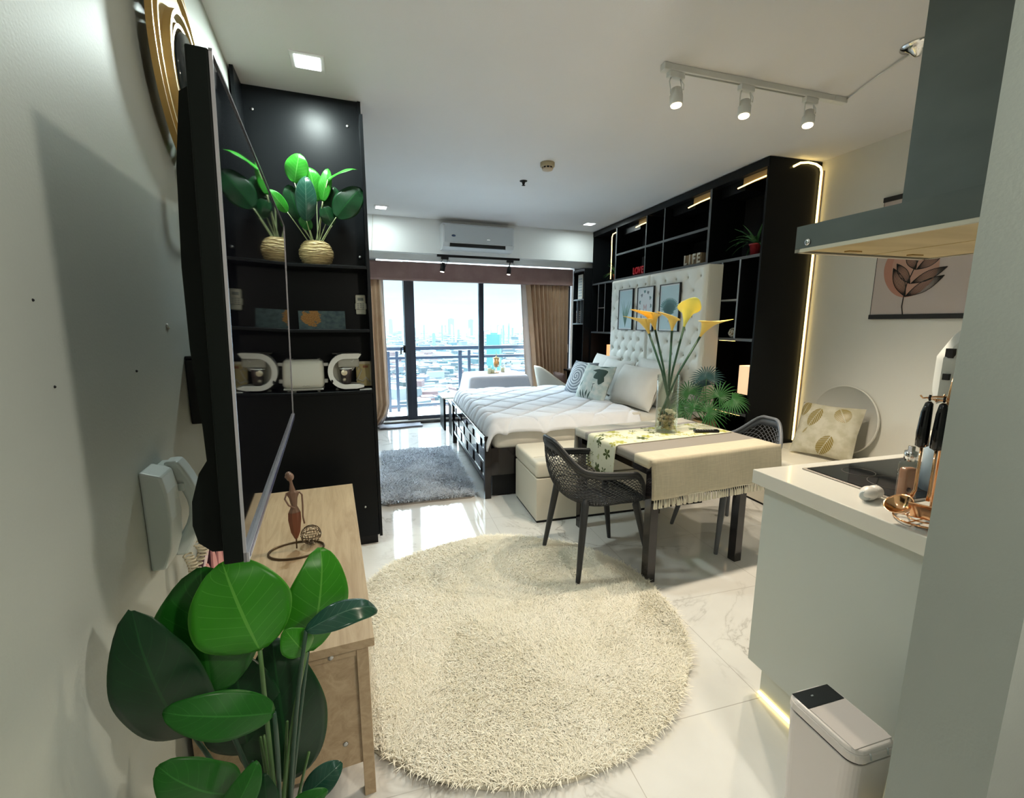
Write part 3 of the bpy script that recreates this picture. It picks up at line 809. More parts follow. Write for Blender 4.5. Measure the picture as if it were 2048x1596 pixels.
# ================================================================== LEFT SIDE
def black_cabinet():
    r = thing('shelf_cabinet', 'tall black shelf cabinet by the left wall holding the basket plant and toaster', 'cabinet', (0, 0, 0))
    bl = G('black_laminate'); x0, x1 = -.515, .158; yf, yb = 3.03, 3.235
    MB().box(x0, x1, yb, yb+.018, 0, CEIL-.002).build('back_panel', bl, r)
    MB().box(x0, x1-.02, yb+.02, 3.58, 0, CEIL-.004).build('carcass', bl, r)
    MB().box(x1-.018, x1, yf, 3.58, .06, 2.72).build('side_panel', bl, r)
    MB().box(x1-.018, x1, yb-.01, 3.58, 2.72, CEIL-.002).build('side_panel', bl, r)
    MB().box(x0, x0+.018, yf, yb, .06, CEIL-.002).build('side_panel', bl, r)
    for z in (1.850, 1.462, 1.072):
        s = MB(); s.rbox(x0+.019, x1-.019, yf-.004, yb, z-.018, z, .0015)
        q = s.build('shelf', bl, r)
    MB().rbox(x0, x1-.02, yf+.004, yf+.022, .07, 1.053, .002).build('door', bl, r)
    MB().box(x0+.02, x1-.03, yf+.035, yb, 0, .07).build('plinth', G('black_matte'), r)
    for p in ((-.45, yb-.001, 2.74), (.075, yb-.001, 2.72), (.11, yb-.001, 1.93)):
        c = MB(); c.M = Matrix.Translation(p) @ Matrix.Rotation(PI/2, 4, 'X'); c.lathe([(.009, 0), (.009, .002), (.004, .003)], 16); c.build('screw', G('screw'), r)
    c = MB(); c.M = Matrix.Translation((.055, yf+.004, .28)) @ Matrix.Rotation(PI/2, 4, 'X'); c.lathe([(.007, 0), (.007, .002), (.003, .003)], 16); c.build('screw', G('screw'), r)
    # toaster
    wp = G('white_plastic')
    t = thing('toaster', 'off-white two-slice toaster on the black shelf beside the coffee maker', 'toaster', (-.255, 3.13, 1.072))
    MB().rbox(-.105, .105, -.075, .075, .022, .200, .028, 5).build('body', mat('toaster_cream', (.60, .61, .56), .3), t)
    MB().rbox(-.100, .100, -.07, .07, .010, .024, .008, 2).build('base', mat('toaster_base', (.45, .46, .43), .35), t)
    MB().rbox(-.085, .085, -.05, .05, .197, .205, .003).build('top_plate', G('remote_grey'), t)
    for s in (-1, 1):
        MB().rbox(-.07, .07, s*.022-.012, s*.022+.012, .2045, .2065, .002).build('slot', G('black_matte'), t)
        MB().rbox(s*.118-.016, s*.118+.016, -.016, .016, .158, .178, .004).build('lever', wp, t)
        MB().rbox(s*.112-.012, s*.112+.014, -.02, .014, .05, .075, .006).build('knob', wp, t)
        MB().lathe([(.010, 0), (.010, .012)], 12, (s*.07, -.05, 0)).build('foot', G('remote_grey'), t)
    MB().tube([(-.02, -.0765, .040), (-.01, -.077, .044), (-.004, -.077, .038), (.006, -.077, .043), (.02, -.077, .040)], .0012, 5).build('script_mark', G('remote_grey'), t)
    # coffee maker, C-shaped
    c = thing('coffee_maker', 'white C-shaped coffee maker on the black shelf with a paper cup inside', 'coffee maker', (-.125, 3.12, 1.072))
    out = []; inn = []
    for k in range(25):
        a = PI*.5 + PI*k/24
        out.append((.105+.105*math.cos(a)*1.0, .125+.113*math.sin(a)*1.0))
    outer = [(.205, .232), (.19, .238)] + out + [(.17, .012), (.213, .020), (.214, .030)]
    for k in range(19):
        a = PI*1.5 - PI*k/18
        inn.append((.105+.075*math.cos(a), .123+.082*math.sin(a)))
    inner = [(.19, .038)] + inn + [(.185, .205)]
    MB().prism(outer+inner, -.07, .07, 'y').build('body', wp, c)
    MB().prism([(min(x, .125), z) for x, z in inner], .02, .068, 'y').build('inner_wall', mat('inner_cream', (.52, .52, .44), .4), c)
    MB().rbox(.06, .19, -.055, .018, .150, .206, .012, 3).build('brew_head', mat('brew_grey', (.42, .42, .38), .3, trans=.1), c)
    MB().prism([(.085, .150), (.165, .150), (.15, .128), (.10, .128)], -.045, .015, 'y').build('filter_cone', G('remote_grey'), c)
    MB().rbox(.03, .20, -.058, .058, .234, .245, .005, 2).build('lid', mat('lid_black', (.02, .02, .02), .15), c)
    q = MB(); q.M = Matrix.Translation((.022, -.070, .065)) @ Matrix.Rotation(PI/2, 4, 'X') @ Matrix.Diagonal((.75, 1.2, 1, 1)); q.lathe([(.009, 0), (.009, .002), (.001, .003)], 16); q.build('switch', G('black_matte'), c)
    q = MB().tube([(.140, -.0565, .190), (.146, -.0565, .183), (.158, -.0565, .198)], .0018, 5); q.build('tick_mark', wp, c)
    for x in (.05, .17): MB().lathe([(.012, 0), (.012, .012)], 12, (x, 0, 0)).build('foot', G('remote_grey'), c)
    # cup in the machine
    k = thing('paper_cup', 'dark paper cup with an orange disc print standing in the coffee maker', 'cup', (-.018, 3.085, 1.1145))
    cb = MB().lathe([(.026, 0), (.038, .098)], 28).build('body', G('cup_dark'), k)
    MB().lathe([(.0375, .096), (.040, .099), (.0375, .102), (.034, .099)], 28).build('rim', wp, k)
    def disc(rad, x, z, m, name, off):
        q = MB(); q.M = Matrix.Translation((x, -.038-off, z)) @ Matrix.Rotation(PI/2, 4, 'X'); q.lathe([(rad, 0), (rad*.98, .0015), (.001, .0016)], 24); q.build(name, m, cb)
    disc(.019, -.010, .076, G('cup_cream'), 'disc_print', -.003); disc(.015, -.010, .076, G('coffee'), 'disc_print', -.0045)
    for j in range(8):
        a = 2*PI*j/8
        MB().tube([(-.012, -.0335, .030), (-.012+.011*math.cos(a), -.0335-.001, .030+.011*math.sin(a))], .0009, 4).build('rosette_print', G('cup_cream'), cb)
    # ornament card beside it
    k = thing('card_ornament', 'small cream and gold embossed card leaning beside the coffee maker', 'ornament', (.045, 3.16, 1.072), rot=(R(-8), 0, 0))
    MB().rbox(0, .100, -.004, .004, .012, .178, .004).build('card', mat('card_gold', (.55, .45, .20), .5), k)
    MB().rbox(0, .100, -.0065, -.003, .160, .178, .002).build('border', mat('card_cream', (.70, .66, .50), .5), k)
    MB().rbox(.088, .100, -.0065, -.003, .012, .178, .002).build('border', mat('card_cream', (.70, .66, .50), .5), k)
    MB().rbox(.045, .078, -.006, -.003, .135, .150, .001).build('red_patch', mat('brick', (.35, .14, .07), .6), k)
    MB().tube([(.0, -.006, .05), (.02, -.007, .085), (.035, -.007, .12), (.02, -.007, .14), (.01, -.007, .12)], .005, 6).build('emboss', mat('card_cream', (.70, .66, .50), .5), k)
    MB().tube([(.01, -.006, .06), (.04, -.007, .045), (.06, -.007, .07), (.085, -.007, .04)], .006, 6).build('emboss', mat('card_cream', (.70, .66, .50), .5), k)
    MB().rbox(.06, .135, 3.035, 3.10, 1.073, 1.079, .002).build('coaster', G('remote_grey'), label='small grey glass coaster at the front corner of the black shelf', cat='coaster')
    # canvas
    m = mat('map_canvas', (.5, .3, .1), .6); t = NT(m); v = t.coord('UV'); x, y, z = t.sep(v)
    nn = t.noise(t.coord('UV', (3, 1.6, 1)), 2.2, 5, .6)
    dx = t.math('SUBTRACT', x, .27); dy = t.math('SUBTRACT', y, .62)
    dd = t.math('SQRT', t.math('ADD', t.math('MULTIPLY', t.math('MULTIPLY', dx, dx), 5.0), t.math('MULTIPLY', dy, dy)))
    land = t.math('MULTIPLY', t.math('ADD', dd, t.math('MULTIPLY', nn, 1.3)), .8)
    fine = t.noise(t.coord('UV', (30, 14, 1)), 2, 5, .7)
    la = t.ramp(fine, [(.35, (.18, .07, .02)), (.55, (.48, .24, .06)), (.7, (.62, .42, .18))])
    se = t.ramp(nn, [(.3, (.03, .06, .08)), (.6, (.09, .15, .16)), (.8, (.06, .10, .07))])
    t.color(t.mix(t.ramp(land, [(.865, (0, 0, 0)), (.875, (1, 1, 1))]), la, se))
    r2 = thing('canvas_print', 'long narrow canvas with an orange and teal map picture on the black shelf', 'picture', (-.285, 3.205, 1.462), rot=(R(-4), 0, 0))
    g = MB(); g.rbox(0, .282, .0, .018, 0, .118, .002); g.build('canvas', G('black_matte'), r2)
    g = MB(); g.add([(0.001, -.001, .001), (.281, -.001, .001), (.281, -.001, .117), (.001, -.001, .117)], [(0, 1, 2, 3)], uv=[(0, 0), (1, 0), (1, 1), (0, 1)]); g.build('print', m, r2, mods=[solidify(.001, 1)])
    # remote in holder
    k = thing('remote_control', 'beige air-conditioner remote in a wall holder on the black cabinet', 'remote control', (.098, 3.225, 1.62))
    rb = MB().rbox(-.032, .032, -.022, 0, -.062, .066, .008, 3).build('body', G('remote_beige'), k)
    MB().rbox(-.036, .036, -.028, .006, -.030, .012, .006, 2).build('holder', G('remote_beige'), k)
    MB().rbox(-.018, .018, -.0235, -.021, .028, .046, .001).build('display', G('lcd'), rb)
    for i in range(4):
        for j in range(3):
            if i > 0 or j != 1: MB().rbox(-.022+j*.016, -.012+j*.016, -.0295, -.020, -.018+i*.011-.011, -.012+i*.011-.011, .001).build('button', G('remote_grey'), rb)
black_cabinet()

def television():
    yaw, tilt = R(2.38), R(1.56)
    a = Vector((-math.sin(yaw), math.cos(yaw), 0)); n = Vector((a.y, -a.x, 0))
    up = Vector((0, 0, 1))*math.cos(tilt) + n*math.sin(tilt); nn = a.cross(up)
    M = Matrix((nn, a, up)).transposed().to_4x4(); M.translation = (-.174, .780, 1.119)
    r = thing('television', 'large black flat television on a wall bracket above the oak console', 'television')
    r.matrix_world = M
    W, H = 1.23, .75
    MB().rbox(-.030, -.002, 0, W, 0, H, .003).build('panel_shell', G('tv_plastic'), r)
    MB().box(-.0025, .0, .009, W-.009, .016, H-.009).build('screen', G('tv_screen'), r)
    b = MB(); b.box(-.002, .0025, 0, .0035, 0, H); b.box(-.002, .0025, W-.004, W, 0, H); b.box(-.002, .0025, 0, W, H-.004, H); b.box(-.002, .006, 0, W, 0, .016)
    b.build('bezel', G('tv_bezel'), r)
    MB().box(.0055, .0065, 0.01, W-.01, .004, .012).build('chin_line', mat('tv_blue', (.03, .03, .12), .2), r)
    # rear housing with a belly low down
    prof = [(-.028, .01), (-.050, .012), (-.068, .03), (-.074, .06), (-.072, .10), (-.060, .145), (-.048, .165), (-.050, .22), (-.058, .34), (-.060, .46), (-.056, .60), (-.046, .70), (-.036, .708), (-.028, .71)]
    h = MB(); h.prism([(p[0], p[1]) for p in prof], .03, W-.03, 'y'); h.build('rear_housing', G('tv_plastic'), r)
    MB().rbox(-.10, -.05, .95, 1.12, .22, .50, .004).build('bracket_plate', G('black_matte'), r)
    br = MB(); br.box(-.225, -.10, 1.00, 1.07, .30, .36); br.build('bracket_arm', G('black_matte'), r)
television()

def left_wall_things():
    # black box with dangling cables below the switch
    b = thing('power_strip_box', 'black wall box with dangling black cables behind the television', 'wall box', wl(1.70, 0, 1.18), LZ)
    MB().rbox(.002, .062, -.03, .20, .0, .205, .004).build('housing', G('black_matte'), b)
    MB().rbox(.0, .075, -.02, .18, .207, .217, .003).build('top_tray', G('black_gloss'), b)
    MB().tube([(.03, .03, .222), (.04, .10, .228), (.035, .17, .236)], .004, 6).build('cable', G('black_matte'), b)
    for k in range(5):
        x = .02+.01*k
        MB().tube([(x, .10+.015*k, .01), (x+.01, .105+.017*k, -.03), (x, .10+.018*k, -.075-.01*(k % 3))], .006, 6).build('cable', G('black_matte'), b)
    # switch
    s = thing('light_switch', 'pale rocker switch plate on the left wall beside the television', 'switch', wl(1.835, 0, 1.43), LZ)
    sp_ = MB().rbox(0, .012, -.036, .09, 0, .145, .004).build('plate', mat('switch_plate', (.52, .58, .54), .35), s)
    MB().rbox(.010, .020, .02, .05, .045, .085, .003).build('rocker', mat('switch_plate', (.52, .58, .54), .35), sp_)
    # scratches in the paint
    MB().tube([tuple(wl(1.55, .001, 1.497)), tuple(wl(1.556, .001, 1.490)), tuple(wl(1.568, .001, 1.485))], .003, 5).build('paint_chip', G('white_plastic'), label='small white chip in the paint of the left wall', cat='paint chip')
    MB().sphere(tuple(wl(1.296, .001, 1.388)), .003, 8, 6).build('nail_hole', G('black_matte'), label='tiny dark nail hole in the left wall above the intercom', cat='nail hole')
    for i, (y, z) in enumerate(((.955, 1.395), (.935, 1.535))):
        MB().sphere(tuple(wl(y, .0, z)), .0025, 8, 6).build('nail_hole', G('black_matte'), label=['tiny dark nail hole low on the near left wall', 'tiny dark nail hole higher on the near left wall'][i], cat='nail hole')
    # intercom handset
    ip = G('intercom_plastic')
    t = thing('intercom_phone', 'pale grey green intercom handset with a coiled cord on the left wall', 'intercom', wl(1.225, 0, .912), LZ)
    g = MB()
    def bx(u, v):
        return None
    prof = [(0, .0), (.030, .0), (.046, .05), (.052, .12), (.050, .19), (.042, .232), (.0, .248)]
    g.prism(prof, .0, .085, 'y'); g.v = [(p[0], p[1], p[2]) for p in g.v]
    g.build('base', ip, t, mods=[lambda o: bev(o, .006)])
    hp = []
    for k in range(13):
        q = k/12; z = -.012+.255*q
        hp.append((.050+.040*math.sin(PI*q)**.9, z))
    hin = [(.018+.044*math.sin(PI*min(1, max(0, (q/12-.14)/.72)))**.8 if 1 < q < 11 else .020, -.012+.255*q/12) for q in range(12, -1, -1)]
    h = MB(); h.prism(hp+hin, .095, .150, 'y'); h.build('handset', ip, t, mods=[lambda o: bev(o, .008)])
    cr = MB().rbox(.0, .030, .082, .155, .0, .235, .006).build('cradle', ip, t)
    MB().rbox(.028, .060, .088, .097, .165, .185, .002).build('hook_switch', ip, cr)
    pts = []
    for k in range(260):
        q = k/259; a = q*2*PI*15
        c = Vector((.045+.01*math.sin(q*5), .105+.050*q-.02*math.sin(q*PI), -.015-.13*q))
        pts.append(c + Vector((math.cos(a)*.010, math.sin(a)*.010, 0)))
    MB().tube(pts, .0026, 5).build('coiled_cord', G('cream_cord'), t)
    pts = []
    for k in range(160):
        q = k/159; a = q*2*PI*8
        c = Vector((.055+.01*math.sin(q*5), .150+.016*math.sin(q*3), -.005-.09*q))
        pts.append(c + Vector((math.cos(a)*.011, math.sin(a)*.011, 0)))
    MB().tube(pts, .0026, 5).build('coiled_cord', G('cream_cord'), t)
    # pink wall ornament: triangle and petals with dark sides
    k = thing('lotus_ornament', 'pink lotus wall ornament with dark edges, below the television', 'wall ornament', wl(1.62, .012, .70), LZ)
    def bar(p0, p1, w, m, x0=.0, x1=.014, name='strip'):
        p0 = Vector(p0); p1 = Vector(p1); d = (p1-p0).normalized(); nrm = Vector((-d.y, d.x))*w/2
        g = MB(); g.prism([tuple(p0+nrm), tuple(p0-nrm), tuple(p1-nrm), tuple(p1+nrm)], x0, x1, 'x'); g.build(name, m, k)
    bar((-.10, .05), (.07, .165), .018, G('plum')); bar((-.10, .05), (.07, .165), .016, G('pink_light'), .014, .018)
    bar((.07, .165), (.16, -.05), .018, G('plum')); bar((.07, .165), (.16, -.05), .014, G('pink_light'), .014, .018)
    def petal(cy, cz, w, h, ang):
        pts = []
        for i in range(20):
            a = 2*PI*i/20; x = math.cos(a)*w*(1-.35*max(0, math.sin(a))); y = math.sin(a)*h
            pts.append((cy+x*math.cos(ang)-y*math.sin(ang), cz+x*math.sin(ang)+y*math.cos(ang)))
        g = MB(); g.prism(pts, 0, .016, 'x'); g.build('petal', G('plum'), k)
        p2 = [((p[0]-cy)*.9+cy+.004, (p[1]-cz)*.94+cz) for p in pts]
        g = MB(); g.prism(p2, .016, .022, 'x'); g.build('petal', G('pink'), k)
    petal(-.07, -.005, .030, .075, .25); petal(.0, .0, .030, .085, .12); petal(.065, -.005, .030, .075, .0); petal(.12, -.03, .030, .06, -.2); petal(-.12, -.045, .028, .055, .5)
    # gold wall clock / wall ornament
    c = thing('wall_clock', 'gold ring wall clock with a dark round face high on the left wall', 'clock', wl(1.85, .035, 2.27), LZ)
    gd = G('gold')
    def ring(ro, ri, cyo, czo, x0, x1, name, m, n=72, a0=0, a1=2*PI, c2=(0, 0)):
        g = MB(); vs = []; fs = []
        full = abs(a1-a0-2*PI) < 1e-6
        cnt = n if full else n+1
        for i in range(cnt):
            a = a0+(a1-a0)*i/n
            for (rr, cc, x) in ((ro, (cyo, czo), x0), (ro, (cyo, czo), x1), (ri, (cyo+c2[0], czo+c2[1]), x1), (ri, (cyo+c2[0], czo+c2[1]), x0)):
                vs.append((x, cc[0]+rr*math.cos(a), cc[1]+rr*math.sin(a)))
        for i in range(n):
            j = (i+1) % cnt
            for q in range(4):
                fs.append((i*4+q, j*4+q, j*4+(q+1) % 4, i*4+(q+1) % 4))
        g.add(vs, fs, False); return g.build(name, m, c)
    ring(.285, .205, 0, 0, 0, .006, 'outer_ring', gd, a0=R(60), a1=R(305), c2=(.045, -.01))
    ring(.288, .280, 0, 0, -.002, .014, 'outer_ring', G('gold_dark'), a0=R(60), a1=R(305))
    ring(.262, .252, .012, 0, .0, .016, 'middle_ring', gd)
    ring(.185, .172, 0, -.01, .004, .026, 'inner_ring', gd)
    ring(.150, .138, .0, -.01, .004, .022, 'inner_ring', G('gold_dark'), a0=R(40), a1=R(300))
    g = MB(); g.M = Matrix.Translation((.012, 0, 0)) @ Matrix.Rotation(PI/2, 4, 'Y'); g.lathe([(.001, .022), (.118, .020), (.122, .012), (.122, 0), (.001, 0)], 48); g.build('face', G('clock_face'), c)
    for (y, z0, z1) in ((-.105, -.275, -.16), (-.075, -.41, -.16), (.03, -.20, -.11), (.075, -.41, -.2)):
        MB().box(.0, .012, y-.006, y+.006, z0, z1).build('rod', gd, c)
    pts = [(.006, -.075+.075*(1-math.cos(PI*k/12)), -.41-.035*math.sin(PI*k/12)) for k in range(13)]
    MB().tube(pts, .006, 6).build('rod', gd, c)
    for (a, ln) in ((R(55), .075), (R(-20), .05)):
        MB().tube([(.036, 0, 0), (.036, ln*math.sin(a), ln*math.cos(a))], .0025, 6).build('hand', G('white_plastic'), c)
    MB().rbox(-.034, .004, -.03, .03, -.03, .03, .004).build('wall_mount', G('gold_dark'), c)

def bev(o, w, seg=3):
    m = o.modifiers.new('bevel', 'BEVEL'); m.width = w; m.segments = seg; m.limit_method = 'ANGLE'
left_wall_things()

def console():
    r = thing('console_table', 'oak laminate console below the television', 'console', (.028, 1.29, 0), LZ)
    oak = G('oak_laminate'); L = 1.425; W = .485; Z = .565
    MB().rbox(-W, 0, 0, L, Z-.028, Z, .0015).build('tabletop', oak, r)
    MB().box(-W+.03, -.052, .030, .046, .115, Z-.028).build('end_panel', oak, r)
    MB().box(-W+.03, -.052, L-.046, L-.03, .115, Z-.028).build('end_panel', oak, r)
    for (x0, x1) in ((-.052, -.018), (-W+.0, -W+.034)):
        for (y0, y1) in ((.016, .052), (L-.052, L-.016)):
            MB().rbox(x0, x1, y0, y1, 0, Z-.028, .001).build('leg', oak, r)
    MB().box(-.040, -.022, .052, L-.052, .115, Z-.03).build('front_panel', oak, r)
    MB().box(-W+.03, -.04, .046, L-.046, .10, .116).build('bottom_panel', oak, r)
    MB().box(-W+.03, -.052, .020, .030, Z-.060, Z-.028).build('rail', oak, r)
    for (x, z) in ((-.125, Z-.047), (-.10, .20)):
        c = MB(); c.M = Matrix.Translation((x, .0195 if z > .4 else .0295, z)) @ Matrix.Rotation(PI/2, 4, 'X'); c.lathe([(.008, 0), (.008, .0015), (.004, .002)], 16); c.build('screw', G('screw'), r)
    # seated-figure candle holder: figurine in a wire ring with a beaded ball
    f = thing('figurine', 'slim brown abstract figurine with a wire ring base and a beaded ball', 'figurine', (-.245, 1.965, .565))
    ring = [(.105*math.cos(2*PI*k/40)-.0, .075*math.sin(2*PI*k/40)-.02, .005) for k in range(40)]
    MB().tube(ring, .0042, 8, closed=True).build('ring_base', G('wire_bronze'), f)
    MB().tube([(0, -.01, .006), (0, 0, .05), (0, 0, .06)], .003, 6).build('support_rod', G('wire_bronze'), f)
    b = MB()
    def sec(z, w, d, x=0): return [(x-w, -d*.2, z), (x-w*.3, -d, z), (x+w*.4, -d*.8, z), (x+w, 0, z), (x+w*.3, d, z), (x-w*.6, d*.8, z)]
    S = [sec(.045, .004, .004), sec(.075, .016, .010), (sec(.13, .023, .014)), sec(.165, .022, .014, .001), sec(.19, .011, .009, .002), sec(.225, .016, .010, .001), sec(.248, .026, .010), sec(.256, .012, .008), sec(.285, .006, .006, -.002), sec(.300, .006, .006, -.004)]
    vs = [p for s in S for p in s]; fs = [(i*6+j, i*6+(j+1) % 6, (i+1)*6+(j+1) % 6, (i+1)*6+j) for i in range(len(S)-1) for j in range(6)] + [tuple(range(5, -1, -1)), tuple((len(S)-1)*6+j for j in range(6))]
    b.add(vs, fs); b.build('body', G('statue'), f)
    MB().add(*(lambda s: ([p for q in s for p in q], [(i*6+j, i*6+(j+1) % 6, (i+1)*6+(j+1) % 6, (i+1)*6+j) for i in range(len(s)-1) for j in range(6)]))([sec(.046, .006, .006), sec(.075, .0175, .0115), sec(.13, .0245, .0155), sec(.162, .0235, .0155, .001)])).build('skirt', G('statue_red'), f)
    MB().tube([(.024, 0, .249), (.034, 0, .235), (.034, 0, .19), (.032, -.004, .14), (.036, -.006, .11)], .0035, 6).build('arm', G('statue'), f)
    MB().tube([(-.022, 0, .249), (-.03, -.006, .225), (-.016, -.016, .20), (.006, -.018, .185)], .0035, 6).build('arm', G('statue'), f)
    h = MB().sphere((-.005, 0, .315), .015, 14, 10, sz=1.15); h = h.build('head', G('statue'), f)
    MB().sphere((-.010, .004, .324), .013, 10, 8).sphere((-.018, .002, .316), .007, 8, 6).build('hair_bun', G('statue'), h)
    bc = Vector((.055, .02, .046))
    w = MB()
    for k in range(9):
        a = PI*k/9
        w.tube([bc+Vector((.040*math.cos(t)*math.cos(a), .040*math.cos(t)*math.sin(a), .040*math.sin(t))) for t in [2*PI*i/24 for i in range(24)]], .0011, 5, closed=True)
    for zz in (-.5, 0, .5):
        rr = math.sqrt(1-zz*zz)*.040
        w.tube([bc+Vector((rr*math.cos(t), rr*math.sin(t), .040*zz)) for t in [2*PI*i/24 for i in range(24)]], .0012 if zz else .0022, 5, closed=True)
    w = w.build('wire_ball', G('wire_bronze'), f)
    p = MB()
    for k in range(26):
        a = rnd.uniform(0, 2*PI); e = rnd.uniform(-1.2, 1.2)
        p.sphere(tuple(bc+Vector((.040*math.cos(e)*math.cos(a), .040*math.cos(e)*math.sin(a), .040*math.sin(e)))), .0034, 7, 5)
    p.build('beads', G('pearl'), w)
console()

# ================================================================== RUGS
def tufts(name, pts, L, W, m, parent, seed, lean=.5, clump=6.0, z0=.012):
    rs = np.random.RandomState(seed); n = len(pts)
    P = np.zeros((n, 3)); P[:, :2] = pts; P[:, 2] = z0
    fx = np.sin(P[:, 0]*clump+1.3*np.sin(P[:, 1]*clump*.8))+.6*np.sin(P[:, 1]*clump*2.1+2)
    fy = np.cos(P[:, 1]*clump*.9+1.1*np.sin(P[:, 0]*clump*1.2))+.6*np.sin(P[:, 0]*clump*1.9+1)
    a = np.arctan2(fy, fx)+rs.normal(0, 1.3, n)
    ln = L*rs.uniform(.7, 1.25, n)*(1+.10*np.sin(P[:, 0]*clump*1.5)*np.sin(P[:, 1]*clump*1.7)); lean_ = lean*rs.uniform(.5, 1.5, n)
    D = np.stack([np.cos(a), np.sin(a), np.zeros(n)], 1)
    sa = a+PI/2+rs.normal(0, .6, n)
    S = np.stack([np.cos(sa), np.sin(sa), np.zeros(n)], 1)*(W*rs.uniform(.7, 1.3, n))[:, None]/2
    Z = np.array([0, 0, 1.0])
    ks = [0, .4, .75, 1.0]; ws = [1, 1.05, .8, .22]
    V = np.zeros((n, 8, 3))
    for i, (k, w) in enumerate(zip(ks, ws)):
        c = P + D*(ln*lean_*k*k)[:, None] + Z*(ln*(k-.38*lean_*k*k))[:, None]
        V[:, 2*i] = c-S*w; V[:, 2*i+1] = c+S*w
    F = np.array([(0, 1, 3, 2), (2, 3, 5, 4), (4, 5, 7, 6)])
    FF = (F[None]+(np.arange(n)*8)[:, None, None]).reshape(-1, 4)
    return raw_mesh(name, V.reshape(-1, 3), FF, m, parent, 'stuff', True)

def rugs():
    rs = np.random.RandomState(3)
    c = Vector((.70, 1.98, 0)); Rr = .868
    r = thing('round_rug', 'large round cream shaggy rug in front of the dining table', 'rug', c)
    MB().lathe([(Rr, 0), (Rr+.004, .006), (Rr-.004, .013), (.001, .013)], 72, caps=False).build('backing', mat('rug_backing', (.62, .58, .48), .9), r)
    n = 190000
    a = rs.uniform(0, 2*PI, n); q = Rr*np.sqrt(rs.uniform(0, 1, n))
    tufts('pile', np.stack([q*np.cos(a), q*np.sin(a)], 1), .031, .0034, G('rug_pile'), r, 1, .95)
    o = rf(.43, -3.2)
    r = thing('grey_rug', 'grey shaggy rectangular rug beside the foot of the bed', 'rug', o, RZ)
    pts = []
    w, l = .80, 1.58
    poly = [(.06, 0), (w-.05, .0), (w, .05), (w, l-.05), (w-.05, l), (.05, l), (0, l-.05), (0, .05)]
    MB().prism(poly, 0, .012).build('backing', mat('grey_backing', (.30, .28, .26), .9), r)
    n = 60000
    P = np.stack([rs.uniform(.01, w-.01, n), rs.uniform(.01, l-.01, n)], 1)
    tufts('pile', P, .052, .006, G('rug_grey_pile'), r, 2, .9, 9.0)
rugs()
